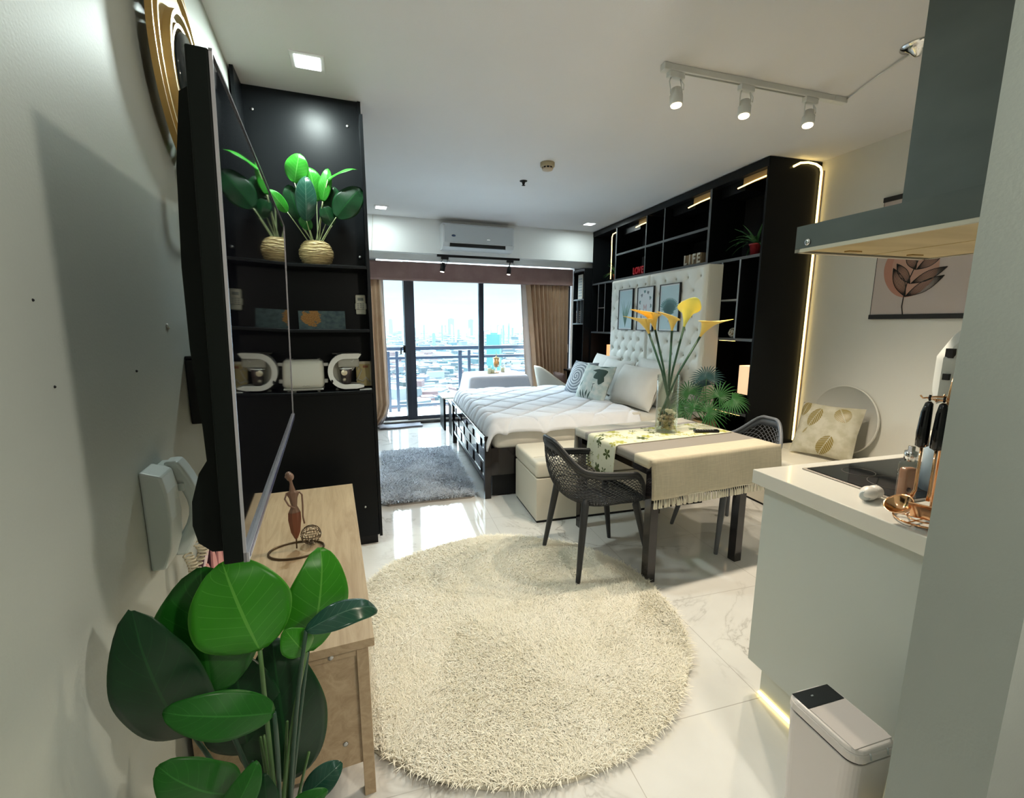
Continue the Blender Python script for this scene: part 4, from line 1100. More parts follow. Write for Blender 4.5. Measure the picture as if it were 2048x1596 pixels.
# ================================================================== RIGHT SIDE
def wall_unit():
    # local x = depth towards the wall, local y = along the wall away from the camera
    r = thing('shelf_unit', 'tall black wall unit with open shelves behind the bed', 'shelf unit', B0, RZ)
    bl = G('black_laminate'); D = .55; L = 3.28; T = .02
    V_ = [0, .69, 1.45, 1.82, 2.56, L]
    MB().box(0, D, 0, T, 0, 2.862).build('side_panel', bl, r)
    MB().box(0, D, L-T, L, 0, 2.862).build('side_panel', bl, r)
    MB().box(D-.015, D, T, L-T, 0, 2.862).build('back_panel', G('black_inside'), r)
    MB().box(-.004, .02, .0, L, 2.79, 2.862).build('fascia', bl, r)
    MB().box(.02, D-.015, T, L-T, 2.80, 2.862).build('top_panel', bl, r)
    MB().box(.0, D-.02, T, L-T, 0, .08).build('plinth', bl, r)
    e = MB()
    def shelf(y0, y1, z, t=.025, x0=0.0, x1=.40, name='shelf'):
        MB().box(x0+.003, x1, y0, y1, z-t, z).build(name, bl, r)
        e.box(x0, x0+.003, y0, y1, z-t, z)
    def post(y, z0, z1, t=.02, x0=0.0, x1=.40, name='divider'):
        MB().box(x0+.003, x1, y-t/2, y+t/2, z0, z1).build(name, bl, r)
        e.box(x0, x0+.003, y-t/2, y+t/2, z0, z1)
    post(.69, .08, 2.79, .03); post(2.56, .08, 2.79, .03)
    post(1.45, 2.11, 2.79, .018); post(1.82, 2.11, 2.79, .018)
    shelf(.705, 1.44, 2.445); shelf(1.46, 1.81, 2.445); shelf(1.83, 2.545, 2.445)
    shelf(.705, 2.545, 2.112)
    shelf(T, .675, 2.098); shelf(2.575, L-T, 2.105)
    shelf(T, .675, 1.372); shelf(2.575, L-T, 1.385)
    shelf(T, .675, .695); shelf(2.575, L-T, .70)
    e.build('edge_trim', G('shelf_edge'), r)
    m = G('metal_bar')
    def bar(y, z0, z1, t=.012): MB().box(-.002, .38, y-t/2, y+t/2, z0, z1).build('upright', bl, r); MB().box(-.008, -.002, y-t/2-.002, y+t/2+.002, z0, z1).build('upright_trim', m, r)
    bar(.455, 1.372, 2.073); bar(.228, 1.372, 2.073)
    MB().box(-.006, .38, .236, .448, 1.712, 1.728).build('small_shelf', m, r)
    bar(3.04, 1.385, 2.08, .008); bar(2.83, 1.385, 2.08, .008)
    MB().box(-.006, .38, 2.836, 3.034, 1.728, 1.74).build('small_shelf', m, r)
    # small header blocks hiding the strips
    for (a, b) in ((.36, .665), (1.05, 1.435), (2.12, 2.54)):
        MB().box(.10, .38, a, b, 2.70, 2.80).build('header_block', bl, r)
    # brown lit back in the narrow bay
    MB().box(.36, .375, .03, .22, 1.375, 2.07).build('brown_panel', mat('brown_panel', (.16, .09, .045), .5), r)
    for a, b in ((.03, .36), (.71, 1.05), (1.84, 2.12)):
        MB().box(.075, .085, a, b, 2.735, 2.80).build('strip_board', mat('brown_board', (.40, .27, .12), .5), r)
    # led strips
    led = G('led')
    def strip(pts, n='led_strip', rad=.006, mm=None): MB().tube(pts, rad, 8).build(n, mm or led, r)
    strip([(.05, .03, 2.738), (.05, .20, 2.734), (.045, .34, 2.722), (.035, .38, 2.715)])
    strip([(.05, .71, 2.735), (.05, .90, 2.730), (.045, 1.04, 2.718), (.035, 1.08, 2.710)])
    strip([(.05, 1.84, 2.735), (.05, 2.02, 2.73), (.045, 2.14, 2.72)])
    strip([(.02, 2.58, 2.745), (.02, 2.70, 2.735), (.02, 2.725, 2.70), (.02, 2.72, 2.3), (.02, 2.725, 2.13)])
    # strip on the end panel, up the corner with the wall
    P = [(.235, -.012, 2.800), (.30, -.016, 2.832), (.38, -.018, 2.842), (.46, -.018, 2.836), (.515, -.018, 2.815), (.53, -.018, 2.78)]
    strip(P + [(.532, -.018, 2.5), (.534, -.018, 2.0), (.532, -.018, 1.4), (.530, -.018, .8), (.530, -.018, .43)], 'corner_led_strip', .009)
    MB().tube([(.546, -.022, 2.79), (.548, -.022, 1.5), (.546, -.022, .43)], .006, 6).build('led_channel', G('silicone_pink'), r)
    # lit shelf front in the bedside bay
    strip([(.01, .10, .668), (.01, .60, .668)], 'led_strip', .004, mat('led_dim', (1, .8, .4), .4, emit=(1, .7, .28), es=2.5))
    MB().box(.06, .075, .30, .50, 1.342, 1.346).build('puck_light', G('led_white'), r)
    for (y, z, x) in ((.62, 2.14, .001), (.66, 2.74, .02), (3.2, 2.14, .001), (2.50, 2.14, .001)):
        c = MB(); c.M = Matrix.Translation((.40, y, z)) @ Matrix.Rotation(-PI/2, 4, 'Y'); c.lathe([(.008, 0), (.008, .002)], 12); c.build('screw', G('screw'), r)

    # lower hutch beside the window, a second unit
    h = thing('desk_hutch', 'black desk with open upper shelves in the corner by the window', 'desk', rf(3.30, -.12), RZ)
    L2 = .42
    MB().box(.44, .455, 0, L2, 0, 2.34).build('back_panel', G('black_inside'), h)
    MB().box(0, .44, L2-.018, L2, .766, 2.34).build('side_panel', bl, h)
    MB().box(0, .44, 0, .018, 0, 2.34).build('side_panel', bl, h)
    for z in (1.885, 1.51):
        MB().box(.003, .44, .018, L2-.018, z-.02, z).build('shelf', bl, h)
        MB().box(0, .003, .018, L2-.018, z-.02, z).build('edge_trim', G('shelf_edge'), h)
    MB().box(0, .44, .018, L2-.018, 2.30, 2.34).build('top_panel', bl, h)
    MB().rbox(-.16, .44, -.0, L2, .74, .765, .002).build('desktop', bl, h)
    MB().box(-.10, .44, L2-.04, L2-.018, 0, .74).build('desk_side', bl, h)
    for y in (.14, .28): MB().box(.01, .42, y-.005, y+.005, 1.51, 1.865).build('divider', G('shelf_edge'), h)
    MB().box(.43, .438, .03, L2-.03, .765, 1.0).build('lit_back', mat('mahogany', (.10, .022, .012), .4), h)
wall_unit()

def unit_items():
    # potted plants on shelves
    def plant(s, d, z, potm, leafm, n, ln, pr, label, grp=None, up=.9, wdt=.014):
        r = thing('potted_plant', label, 'plant', rf(s, d, z), RZ)
        MB().lathe([(pr*.72, 0), (pr*.95, pr*1.9), (pr*1.08, pr*1.9), (pr*1.08, pr*2.15), (pr*.9, pr*2.15), (pr*.85, pr*1.8), (.001, pr*1.8)], 24).build('pot', potm, r)
        for k in range(n):
            a = 2*PI*k/n*2.4+rnd.uniform(-.3, .3); e = rnd.uniform(.35, 1.35)*up; l = ln*rnd.uniform(.7, 1.1)
            reach = .13/max(.01, -math.sin(a)*math.cos(e*.8)) if math.sin(a) < 0 else 9
            l = min(l, reach)
            g = MB()
            def fn(u, v):
                q = v; x = l*q*math.cos(e-q*.75); zz = l*q*math.sin(e-q*.75*(1 if e < 1 else .4))+pr*1.9
                w = wdt*(1-q**1.6)*(.5+.5*min(1, q*5)); y = (u-.5)*w
                return (x*math.cos(a)-y*math.sin(a), x*math.sin(a)+y*math.cos(a), zz-abs(u-.5)*-.006)
            g.grid(2, 7, fn); g.build('leaf', leafm, r)
        return r
    plant(.20, .12, 2.098, G('pot_red'), G('succulent'), 28, .28, .052, 'spiky green plant in a dark red pot on the near upper shelf', wdt=.030)
    plant(2.72, .10, 2.105, G('pot_terracotta'), G('palm_green'), 34, .20, .042, 'small bushy plant in a terracotta pot on the far upper shelf', wdt=.016)
    # word signs
    r = thing('word_sign', 'red block letters LOVE on top of the headboard shelf', 'word sign', rf(2.17, .06, 2.112), RZ)
    MB().rbox(-.012, .012, -.275, -.0, 0, .012, .001).build('base', G('red_paint'), r)
    for i, ch in enumerate('LOVE'):
        text(ch, .118, G('red_paint'), r, (-.01, -.035-.068*i, .06), (PI/2, 0, -PI/2), 'letter', .012, bold=.003, sx=.85)
    r = thing('word_sign', 'whitewashed wooden block letters LIFE on top of the headboard shelf', 'word sign', rf(1.115, .06, 2.112), RZ)
    for i, ch in enumerate('LIFE'):
        text(ch, .135, G('sign_white'), r, (-.022, -.038-.070*i, .057), (PI/2, 0, -PI/2), 'letter', .004, bold=.004, sx=.8)
    MB().rbox(-.015, .05, -.285, 0, 0, .112, .002).build('block', G('sign_wood'), r)
    # wicker ball
    r = thing('wicker_ball', 'small pale wicker ball on the near lower shelf between two uprights', 'ornament', rf(.315, .06, 1.372+.048), RZ)
    b = MB()
    for k in range(14):
        M3 = Matrix.Rotation(rnd.uniform(0, PI), 3, 'X') @ Matrix.Rotation(rnd.uniform(0, PI), 3, 'Y')
        b.tube([M3 @ Vector((.044*math.cos(t), .044*math.sin(t), 0)) for t in [2*PI*i/26 for i in range(26)]], .0035, 5, closed=True)
    b.build('weave', G('rattan_white'), r); MB().sphere((0, 0, 0), .036, 12, 8).build('core', G('sign_wood'), r)
    # table lamps
    def tlamp(s, d, z, w, h, base_h, m, label, watt, tilt=0.0):
        r = thing('table_lamp', label, 'lamp', rf(s, d, z), RZ)
        g = MB()
        g.prism([(-w/2, -w/2), (w/2, -w/2), (w/2, w/2), (-w/2, w/2)], base_h, base_h+h); g.f = g.f[2:]; g.sm = g.sm[2:]; g.mi = g.mi[2:]
        g.build('lamp_shade', G(m), r, mods=[solidify(.002)])
        MB().box(-w/2+.01, w/2-.01, -w/2+.01, w/2-.01, base_h, base_h+.004).build('shade_frame', G('black_matte'), r)
        b = MB()
        for sx in (-1, 1):
            for sy in (-1, 1): b.box(sx*w*.42-.006, sx*w*.42+.006, sy*w*.42-.006, sy*w*.42+.006, 0, base_h)
        b.build('base', G('black_matte'), r)
        MB().sphere((0, 0, base_h+h*.6), .022, 12, 8).build('bulb', G('bulb'), r)
        lamp('lamp_light', 'POINT', (0, 0, base_h+h*.6+.03), watt, (1, .62, .30), .03, None, r)
    tlamp(.13, .13, .695, .145, .262, .165, 'lamp_shade', 'lit square table lamp on the bedside shelf behind the mesh chair', 1.2)
    tlamp(2.80, .16, .70, .16, .235, .26, 'lamp_shade_far', 'glowing orange square lamp on the far side of the headboard', 1.6)
    r = thing('picture_frame', 'blue card frame with a dark square standing behind the near lamp', 'picture frame', rf(.15, .27, .695), RZ)
    MB().rbox(0, .012, -.10, .10, 0, .60, .002).build('card', G('blue_card'), r)
    MB().rbox(-.003, 0, -.035, .045, .38, .53, .001).build('dark_square', G('black_matte'), r)
    MB().rbox(-.002, -.0005, -.05, .06, .36, .55, .001).build('mat_board', mat('blue_card_light', (.16, .24, .32), .4), r)
    # hutch ornaments
    def plaque(name, s, z, w, h, m, label, cat, d=.05, rows=0, ink='ink_grey'):
        r = thing(name, label, cat, rf(s, d, z), RZ)
        MB().rbox(0, .012, -w/2, w/2, 0, h, .002).build('board', m, r)
        if rows:
            for i in range(rows):
                for j in range(3):
                    ww = w*.22
                    MB().box(-.0015, 0, -w*.36+j*w*.26, -w*.36+j*w*.26+ww*rnd.uniform(.6, 1), h*(.12+.78*i/rows), h*(.12+.78*i/rows)+h*.42/rows).build('print_mark', G(ink), r)
        return r
    r = plaque('wall_plaque', 3.56, 1.885, .17, .385, G('sign_white'), 'tall whitewashed plaque with grey print on the top hutch shelf', 'plaque', -.07, 7)
    plaque('small_sign', 3.665, 1.51, .07, .20, G('sign_white'), 'narrow pale sign with a red motif on the lower hutch shelf', 'sign', -.07, 4, 'brick')
    plaque('letter_board', 3.535, 1.51, .12, .225, G('black_matte'), 'black letter board with rows of white text on the hutch shelf', 'letter board', -.07, 6, 'sign_white')
    plaque('photo_cube', 3.37, 1.51, .085, .105, G('paper_white'), 'small white photo block at the near end of the hutch shelf', 'photo block', -.07, 2)
mat('brick', (.35, .14, .07), .6)
unit_items()

def bed():
    r = thing('bed', 'dark espresso bed frame with a slotted glossy footboard', 'bed', rf(0, 0), RZ)
    es = G('espresso_wood'); d0 = -2.335; s0, s1 = .37, 2.34; zt = .552
    for s in (s0, s1-.055):
        MB().rbox(d0, d0+.055, s, s+.055, 0, zt, .003).build('leg', es, r)
    MB().rbox(d0-.004, d0+.059, s0, s1, zt-.035, zt+.004, .004).build('top_rail', es, r)
    MB().rbox(d0+.01, d0+.045, s0+.055, s1-.055, .14, .18, .003).build('bottom_rail', es, r)
    f = MB(); zr = [.18, .30, .42, .52]
    for z in (.282, .400): f.rbox(d0+.012, d0+.043, s0+.055, s1-.055, z, z+.022, .002)
    # slats between rails leaving dark square openings, staggered by row
    for k, (z0, z1) in enumerate(((.18, .282), (.304, .400), (.422, .518))):
        y = s0+.055; step = .37; first = (.12, .30, .12)[k]
        ys = [y]; q = y+first
        while q < s1-.06:
            f.rbox(d0+.018, d0+.036, ys[-1], q, z0, z1, .001); ys.append(q+.105); q = q+step
        f.rbox(d0+.018, d0+.036, ys[-1], max(ys[-1]+.01, s1-.055), z0, z1, .001)
    f.build('footboard_slats', mat('espresso_gloss', (.035, .035, .045), .08, coat=1.0), r)
    MB().rbox(d0+.055, -.16, s0+.02, s0+.045, .20, .44, .003).build('side_rail', es, r)
    MB().rbox(d0+.055, -.16, s1-.045, s1-.02, .20, .44, .003).build('side_rail', es, r)
    MB().box(d0+.075, -.20, s0+.05, s1-.05, .012, .42).build('storage_base', G('black_matte'), r)
    # mattress with fitted cover
    m = thing('mattress', 'thick white mattress with a cream cover on the dark bed frame', 'mattress', rf(0, 0), RZ)
    MB().rbox(-2.255, -.22, .385, 2.30, .42, .645, .06, 5).build('cover', G('sheet_white'), m)
    # comforter
    c = thing('comforter', 'white quilted comforter with diamond stitching spread over the bed', 'comforter', rf(0, 0), RZ)
    x0, x1, y0, y1 = -2.29, -.86, .36, 2.34
    def fn(u, v):
        x = x0+(x1-x0)*u; y = y0+(y1-y0)*v
        # unfold the overhang at foot and both sides
        h = 0; zz = .668
        du = (x1-x)
        e = .07
        def fold(t, a):   # t distance past the edge start
            return t
        # foot side
        q = (x-x0)
        p = max(0, e-q)/e
        py = max(0, e-(y-y0))/e; py2 = max(0, e-(y1-y))/e
        drop = .15*p**2 + .10*py**2 + .12*py2**2
        a = (x+y*1.02)/.36; b = (x-y*1.02)/.36
        wob = .10*math.sin(y*3)+.10*math.sin(x*4)
        la = abs((a+wob) % 1-.5)*2; lb = abs((b-wob) % 1-.5)*2
        seam = math.exp(-((1-la)/.10)**2)+math.exp(-((1-lb)/.10)**2)
        seam *= .8+.2*math.sin(a*9+b*7)
        puff = .012*(1-max(la, lb)**3)
        pleat = .008*math.sin(y*46+2*math.sin(x*5))*(p if p > 0 else 0) + .003*math.sin(y*60)*math.exp(-q/.12)
        return (x-.03*p*(1-.4*p) + .5*pleat, y, zz+puff-.012*seam-drop+pleat*.6+.004*math.sin(x*9+y*5))
    g = MB().grid(150, 190, fn); g.build('quilt', G('comforter_white'), c, mods=[solidify(.022, 1)])
    # foot overhang
    def fo(u, v):
        y = y0+(y1-y0)*v; z = .52-.10*u
        pl = .012*math.sin(y*44+3*math.sin(y*3)+u)*(.4+u)
        return (x0-.03-.006*u+pl, y, z+.005)
    # throw-back fold near the pillows
    MB().rbox(-.93, -.84, .38, 2.32, .655, .69, .016, 4).build('folded_edge', G('sheet_white'), c)
    # headboard: two tufted panels
    h = thing('headboard', 'tall cream tufted headboard of two panels behind the bed', 'headboard', rf(0, 0), RZ)
    def panel(a, b):
        z0, z1 = .30, 2.057; T = .075; xf = -.20
        sp = .185; n = max(2, int(round((b-a)/sp))); sp = (b-a)/n
        rows = [z1-.10-.128*k for k in range(14)]
        btn = []
        for k, zz in enumerate(rows):
            off = .5 if k % 2 == 0 else 1.0
            for j in range(n):
                yy = a+sp*(j+off)
                if a+.05 < yy < b-.05: btn.append((yy, zz))
        B = np.array(btn)
        def fn(u, v):
            y = a+(b-a)*u; z = z0+(z1-z0)*v
            dd = (B[:, 0]-y)**2+(B[:, 1]-z)**2
            dep = .020*np.exp(-dd/(.020**2)).sum()+.012*np.exp(-dd/(.05**2)).sum()
            # creases joining the buttons
            p = (y-a)/sp+(z-rows[0])/(2*.128); q = (y-a)/sp-(z-rows[0])/(2*.128)
            cr = math.exp(-((((p) % 1)-.5)/.05)**2)+math.exp(-((((q) % 1)-.5)/.05)**2)
            if z > rows[0]: cr = math.exp(-((((y-a)/sp) % 1-.5)/.05)**2)
            eg = min(1, min(y-a, b-y, z1-z, .2)/.035)
            edge = 1-(1-eg)**2
            return (xf+T*(1-edge)*.55 + dep + .0035*min(1, cr)*edge, y, z)
        g = MB().grid(84, 150, fn)
        g = g.build('tufted_panel', G('tufted_white'), h)
        MB().box(xf+.03, xf+T+.115, a+.002, b-.002, z0, z1-.002).build('panel_body', G('tufted_white'), h)
        bt = MB()
        for (yy, zz) in btn: bt.sphere((xf+.018, yy, zz), .011, 8, 6, sx=.6)
        bt.build('tufting_buttons', G('button'), g)
    panel(.432, 1.386); panel(1.392, 2.285)
    # pictures
    def pic(sa, sb, z0, z1, bg, label, draw):
        p = thing('framed_picture', label, 'picture', rf((sa+sb)/2, -.205, (z0+z1)/2), RZ, None)
        w, hh = sa-sb, z1-z0
        fr = MB(); t = .008
        fr.box(-.02, 0, -w/2, w/2, -hh/2, -hh/2+t); fr.box(-.02, 0, -w/2, w/2, hh/2-t, hh/2); fr.box(-.02, 0, -w/2, -w/2+t, -hh/2, hh/2); fr.box(-.02, 0, w/2-t, w/2, -hh/2, hh/2)
        fr.build('frame', G('frame_black'), p)
        p2 = MB().box(-.012, -.004, -w/2+t, w/2-t, -hh/2+t, hh/2-t).build('print', G('paper_white'), p)
        MB().box(-.0125, -.0118, -w/2+.022, w/2-.022, -hh/2+.022, hh/2-.022).build('print_ground', bg, p2)
        draw(p2)
    def stroke(p, pts, w, m, name='drawing'):
        # pts in (right, up) as seen from the bed
        MB().tube([(-.013, -a, b) for a, b in pts], w, 5).build(name, m, p)
    def blade(p, base, ang, ln, w, m, bend=0.0):
        pts = []; L_, R_ = [], []
        for k in range(9):
            q = k/8; a = ang+bend*q; 
            x = base[0]+ln*q*math.sin(ang+bend*q*.5); y = base[1]+ln*q*math.cos(ang+bend*q*.5)
            ww = w*math.sin(PI*min(1, q*.9+.08))
            L_.append((-(x-ww*math.cos(a)), y+ww*math.sin(a))); R_.append((-(x+ww*math.cos(a)), y-ww*math.sin(a)))
        g = MB(); g.prism([(q[0], q[1]) for q in L_+R_[::-1]], -.0135, -.0122, 'x'); g.build('drawing', m, p)
    def d1(p):
        for k in range(9): blade(p, (.0, -.20), -.35+.085*k, .20+.13*math.sin(k*1.3+.5)**2, .006, G('ink_green'), (-.12 if k < 4 else .12))
        stroke(p, [(0, -.21), (.002, -.1), (0, .02)], .002, G('ink_green'))
    def d2(p):
        for k in range(22):
            a = 2*PI*k/22
            if -2.3 < a-PI*1.5 < -.0 or True:
                cx, cy = .105*math.sin(a), .03+.155*math.cos(a)
                if cy > -.10: blade(p, (cx, cy), a+1.1*(1 if k % 2 else -1), .045, .012, G('ink_grey' if k % 3 else 'ink_teal'))
        text('M', .13, G('ink_pink'), p, (-.0135, 0, .0), (PI/2, 0, -PI/2), 'initial', .0006, sx=.75)
        for k in range(2): MB().box(-.0135, -.0122, -.04+.01*k, .04-.01*k, -.095-.02*k, -.089-.02*k).build('caption', G('ink_grey'), p)
    def d3(p):
        for k in range(13):
            a = -.75+.125*k
            blade(p, (0, -.10), a, .19*(1-.12*abs(a)), .016, G('ink_teal'), .1*a)
            for j in range(3): blade(p, (.06*(j+1)*math.sin(a)*.9, -.10+.05*(j+1)*math.cos(a)), a+.6, .06, .007, G('ink_teal')); blade(p, (.06*(j+1)*math.sin(a)*.9, -.10+.05*(j+1)*math.cos(a)), a-.6, .06, .007, G('ink_teal'))
        stroke(p, [(0, -.15), (0, -.06)], .003, G('ink_grey'))
    pic(2.02, 1.68, 1.428, 1.922, G('paper_blue'), 'framed pale print of thin grass blades, leftmost on the headboard', d1)
    pic(1.58, 1.243, 1.425, 1.919, G('paper_white'), 'framed print with a pink letter M inside a leaf wreath, middle of the headboard', d2)
    pic(1.128, .777, 1.422, 1.916, G('paper_blue'), 'framed print of a teal fan-shaped bouquet, rightmost on the headboard', d3)

def pillows():
    def cushion(name, label, cat, loc, n, up, w, h, t, m, group=None, extra=None):
        """n = facing normal, up = up vector; pillow centred at loc"""
        n = Vector(n).normalized(); up = Vector(up); up = (up-n*up.dot(n)).normalized(); rt = up.cross(n)
        M = Matrix((rt, up, n)).transposed().to_4x4(); M.translation = loc
        r = thing(name, label, cat, group=group); r.matrix_world = M
        N = 28
        def fn(s):
            def g(u, v):
                a = u*2-1; b = v*2-1
                k = (max(0, 1-abs(a)**2.6)*max(0, 1-abs(b)**2.6))**.55
                pin = 1-.07*(1-abs(b))*abs(a)**3; pin2 = 1-.07*(1-abs(a))*abs(b)**3
                wr = .006*math.sin(a*9+b*5)*(1-k)
                return (a*w/2*pin, b*h/2*pin2, s*(t/2*k+wr*.5))
            return g
        g = MB().grid(N, N, fn(1)); g.build('front', m, r)
        g = MB().grid(N, N, fn(-1)); g.build('back', m if not extra else G('pillow_white'), r)
        return r
    pw = G('pillow_white')
    z = .66
    # two near sleeping pillows, leaning, and two behind
    nn = (-VV*.80 + Vector((0, 0, .42)) - UU*.12)
    cushion('pillow', 'large plump white pillow at the near end of the bed', 'pillow', rf(.86, -.62, z+.20), nn, (0, 0, 1), .66, .46, .24, pw)
    cushion('pillow', 'white pillow leaning on the headboard behind the near plump pillow', 'pillow', rf(.95, -.36, z+.22), (-VV*.9+Vector((0, 0, .25))), (0, 0, 1), .72, .50, .20, pw)
    cushion('pillow', 'white pillow against the headboard in the middle of the bed', 'pillow', rf(1.55, -.50, z+.21), (-VV*.85+Vector((0, 0, .35))), (0, 0, 1), .66, .46, .20, pw)
    cushion('pillow', 'white pillow standing behind the swirl cushion at the far side', 'pillow', rf(1.98, -.42, z+.22), (-VV*.9+Vector((0, 0, .25))), (0, 0, 1), .66, .48, .20, pw)
    # patterned cushions
    m = mat('swirl_fabric', (.3, .3, .3), .8); t = NT(m); v = t.coord('UV'); x, y, zz = t.sep(v)
    dx = t.math('SUBTRACT', x, .5); dy = t.math('SUBTRACT', y, .5)
    rr = t.math('SQRT', t.math('ADD', t.math('MULTIPLY', dx, dx), t.math('MULTIPLY', dy, dy)))
    an = t.math('DIVIDE', t.math('ARCTAN2', dy, dx), 2*PI)
    ph = t.math('FRACT', t.math('ADD', t.math('ADD', t.math('MULTIPLY', rr, 12), an), t.math('MULTIPLY', t.noise(v, 6, 2), .5)))
    k = t.math('MULTIPLY', t.math('LESS_THAN', ph, .42), t.math('LESS_THAN', rr, .52))
    t.color(t.mix(k, (.24, .27, .31), (.72, .75, .78)))
    cushion('cushion', 'grey cushion with a white spiral swirl on the far side of the bed', 'cushion', rf(1.66, -.88, z+.20), (-VV*.88+Vector((0, 0, .42))-UU*.22), (0, 0, 1), .43, .43, .16, m)
    m = mat('leaf_print_fabric', (.7, .72, .68), .8); t = NT(m); v = t.coord('UV')
    def blob(cx, cy, rx, ry, rot):
        mp = t.n('ShaderNodeMapping'); mp.vector_type = 'TEXTURE'; mp.inputs['Location'].default_value = (cx, cy, 0); mp.inputs['Rotation'].default_value = (0, 0, rot); mp.inputs['Scale'].default_value = (rx, ry, 1)
        t.l(v, mp.inputs[0]); a, b, _ = t.sep(mp.outputs[0])
        return t.math('LESS_THAN', t.math('ADD', t.math('ABSOLUTE', a), t.math('POWER', t.math('ABSOLUTE', b), 1.5)), 1.0)
    base = t.ramp(t.noise(t.coord('UV', (3, 3, 1)), 2, 3), [(.4, (.72, .75, .72)), (.6, (.52, .62, .60))])
    dk = blob(.72, .70, .20, .17, .6)
    for q in ((.80, .55, .13, .10, 1.4), (.60, .80, .16, .05, .1), (.72, .93, .16, .025, .05), (.46, .16, .10, .03, 1.3), (.36, .12, .13, .03, 1.8), (.55, .12, .12, .025, 1.1), (.26, .14, .10, .03, 1.9), (.63, .33, .10, .012, 1.6), (.63, .42, .05, .012, .3), (.2, .40, .10, .02, 1.2)):
        dk = t.math('MAXIMUM', dk, blob(*q))
    t.color(t.mix(dk, base, (.05, .09, .08)))
    cushion('cushion', 'white cushion with dark green leaf print in front of the plump pillow', 'cushion', rf(1.20, -.92, z+.20), (-VV*.82+Vector((0, 0, .46))-UU*.30), (0, 0, 1), .43, .43, .16, m)
bed(); pillows()

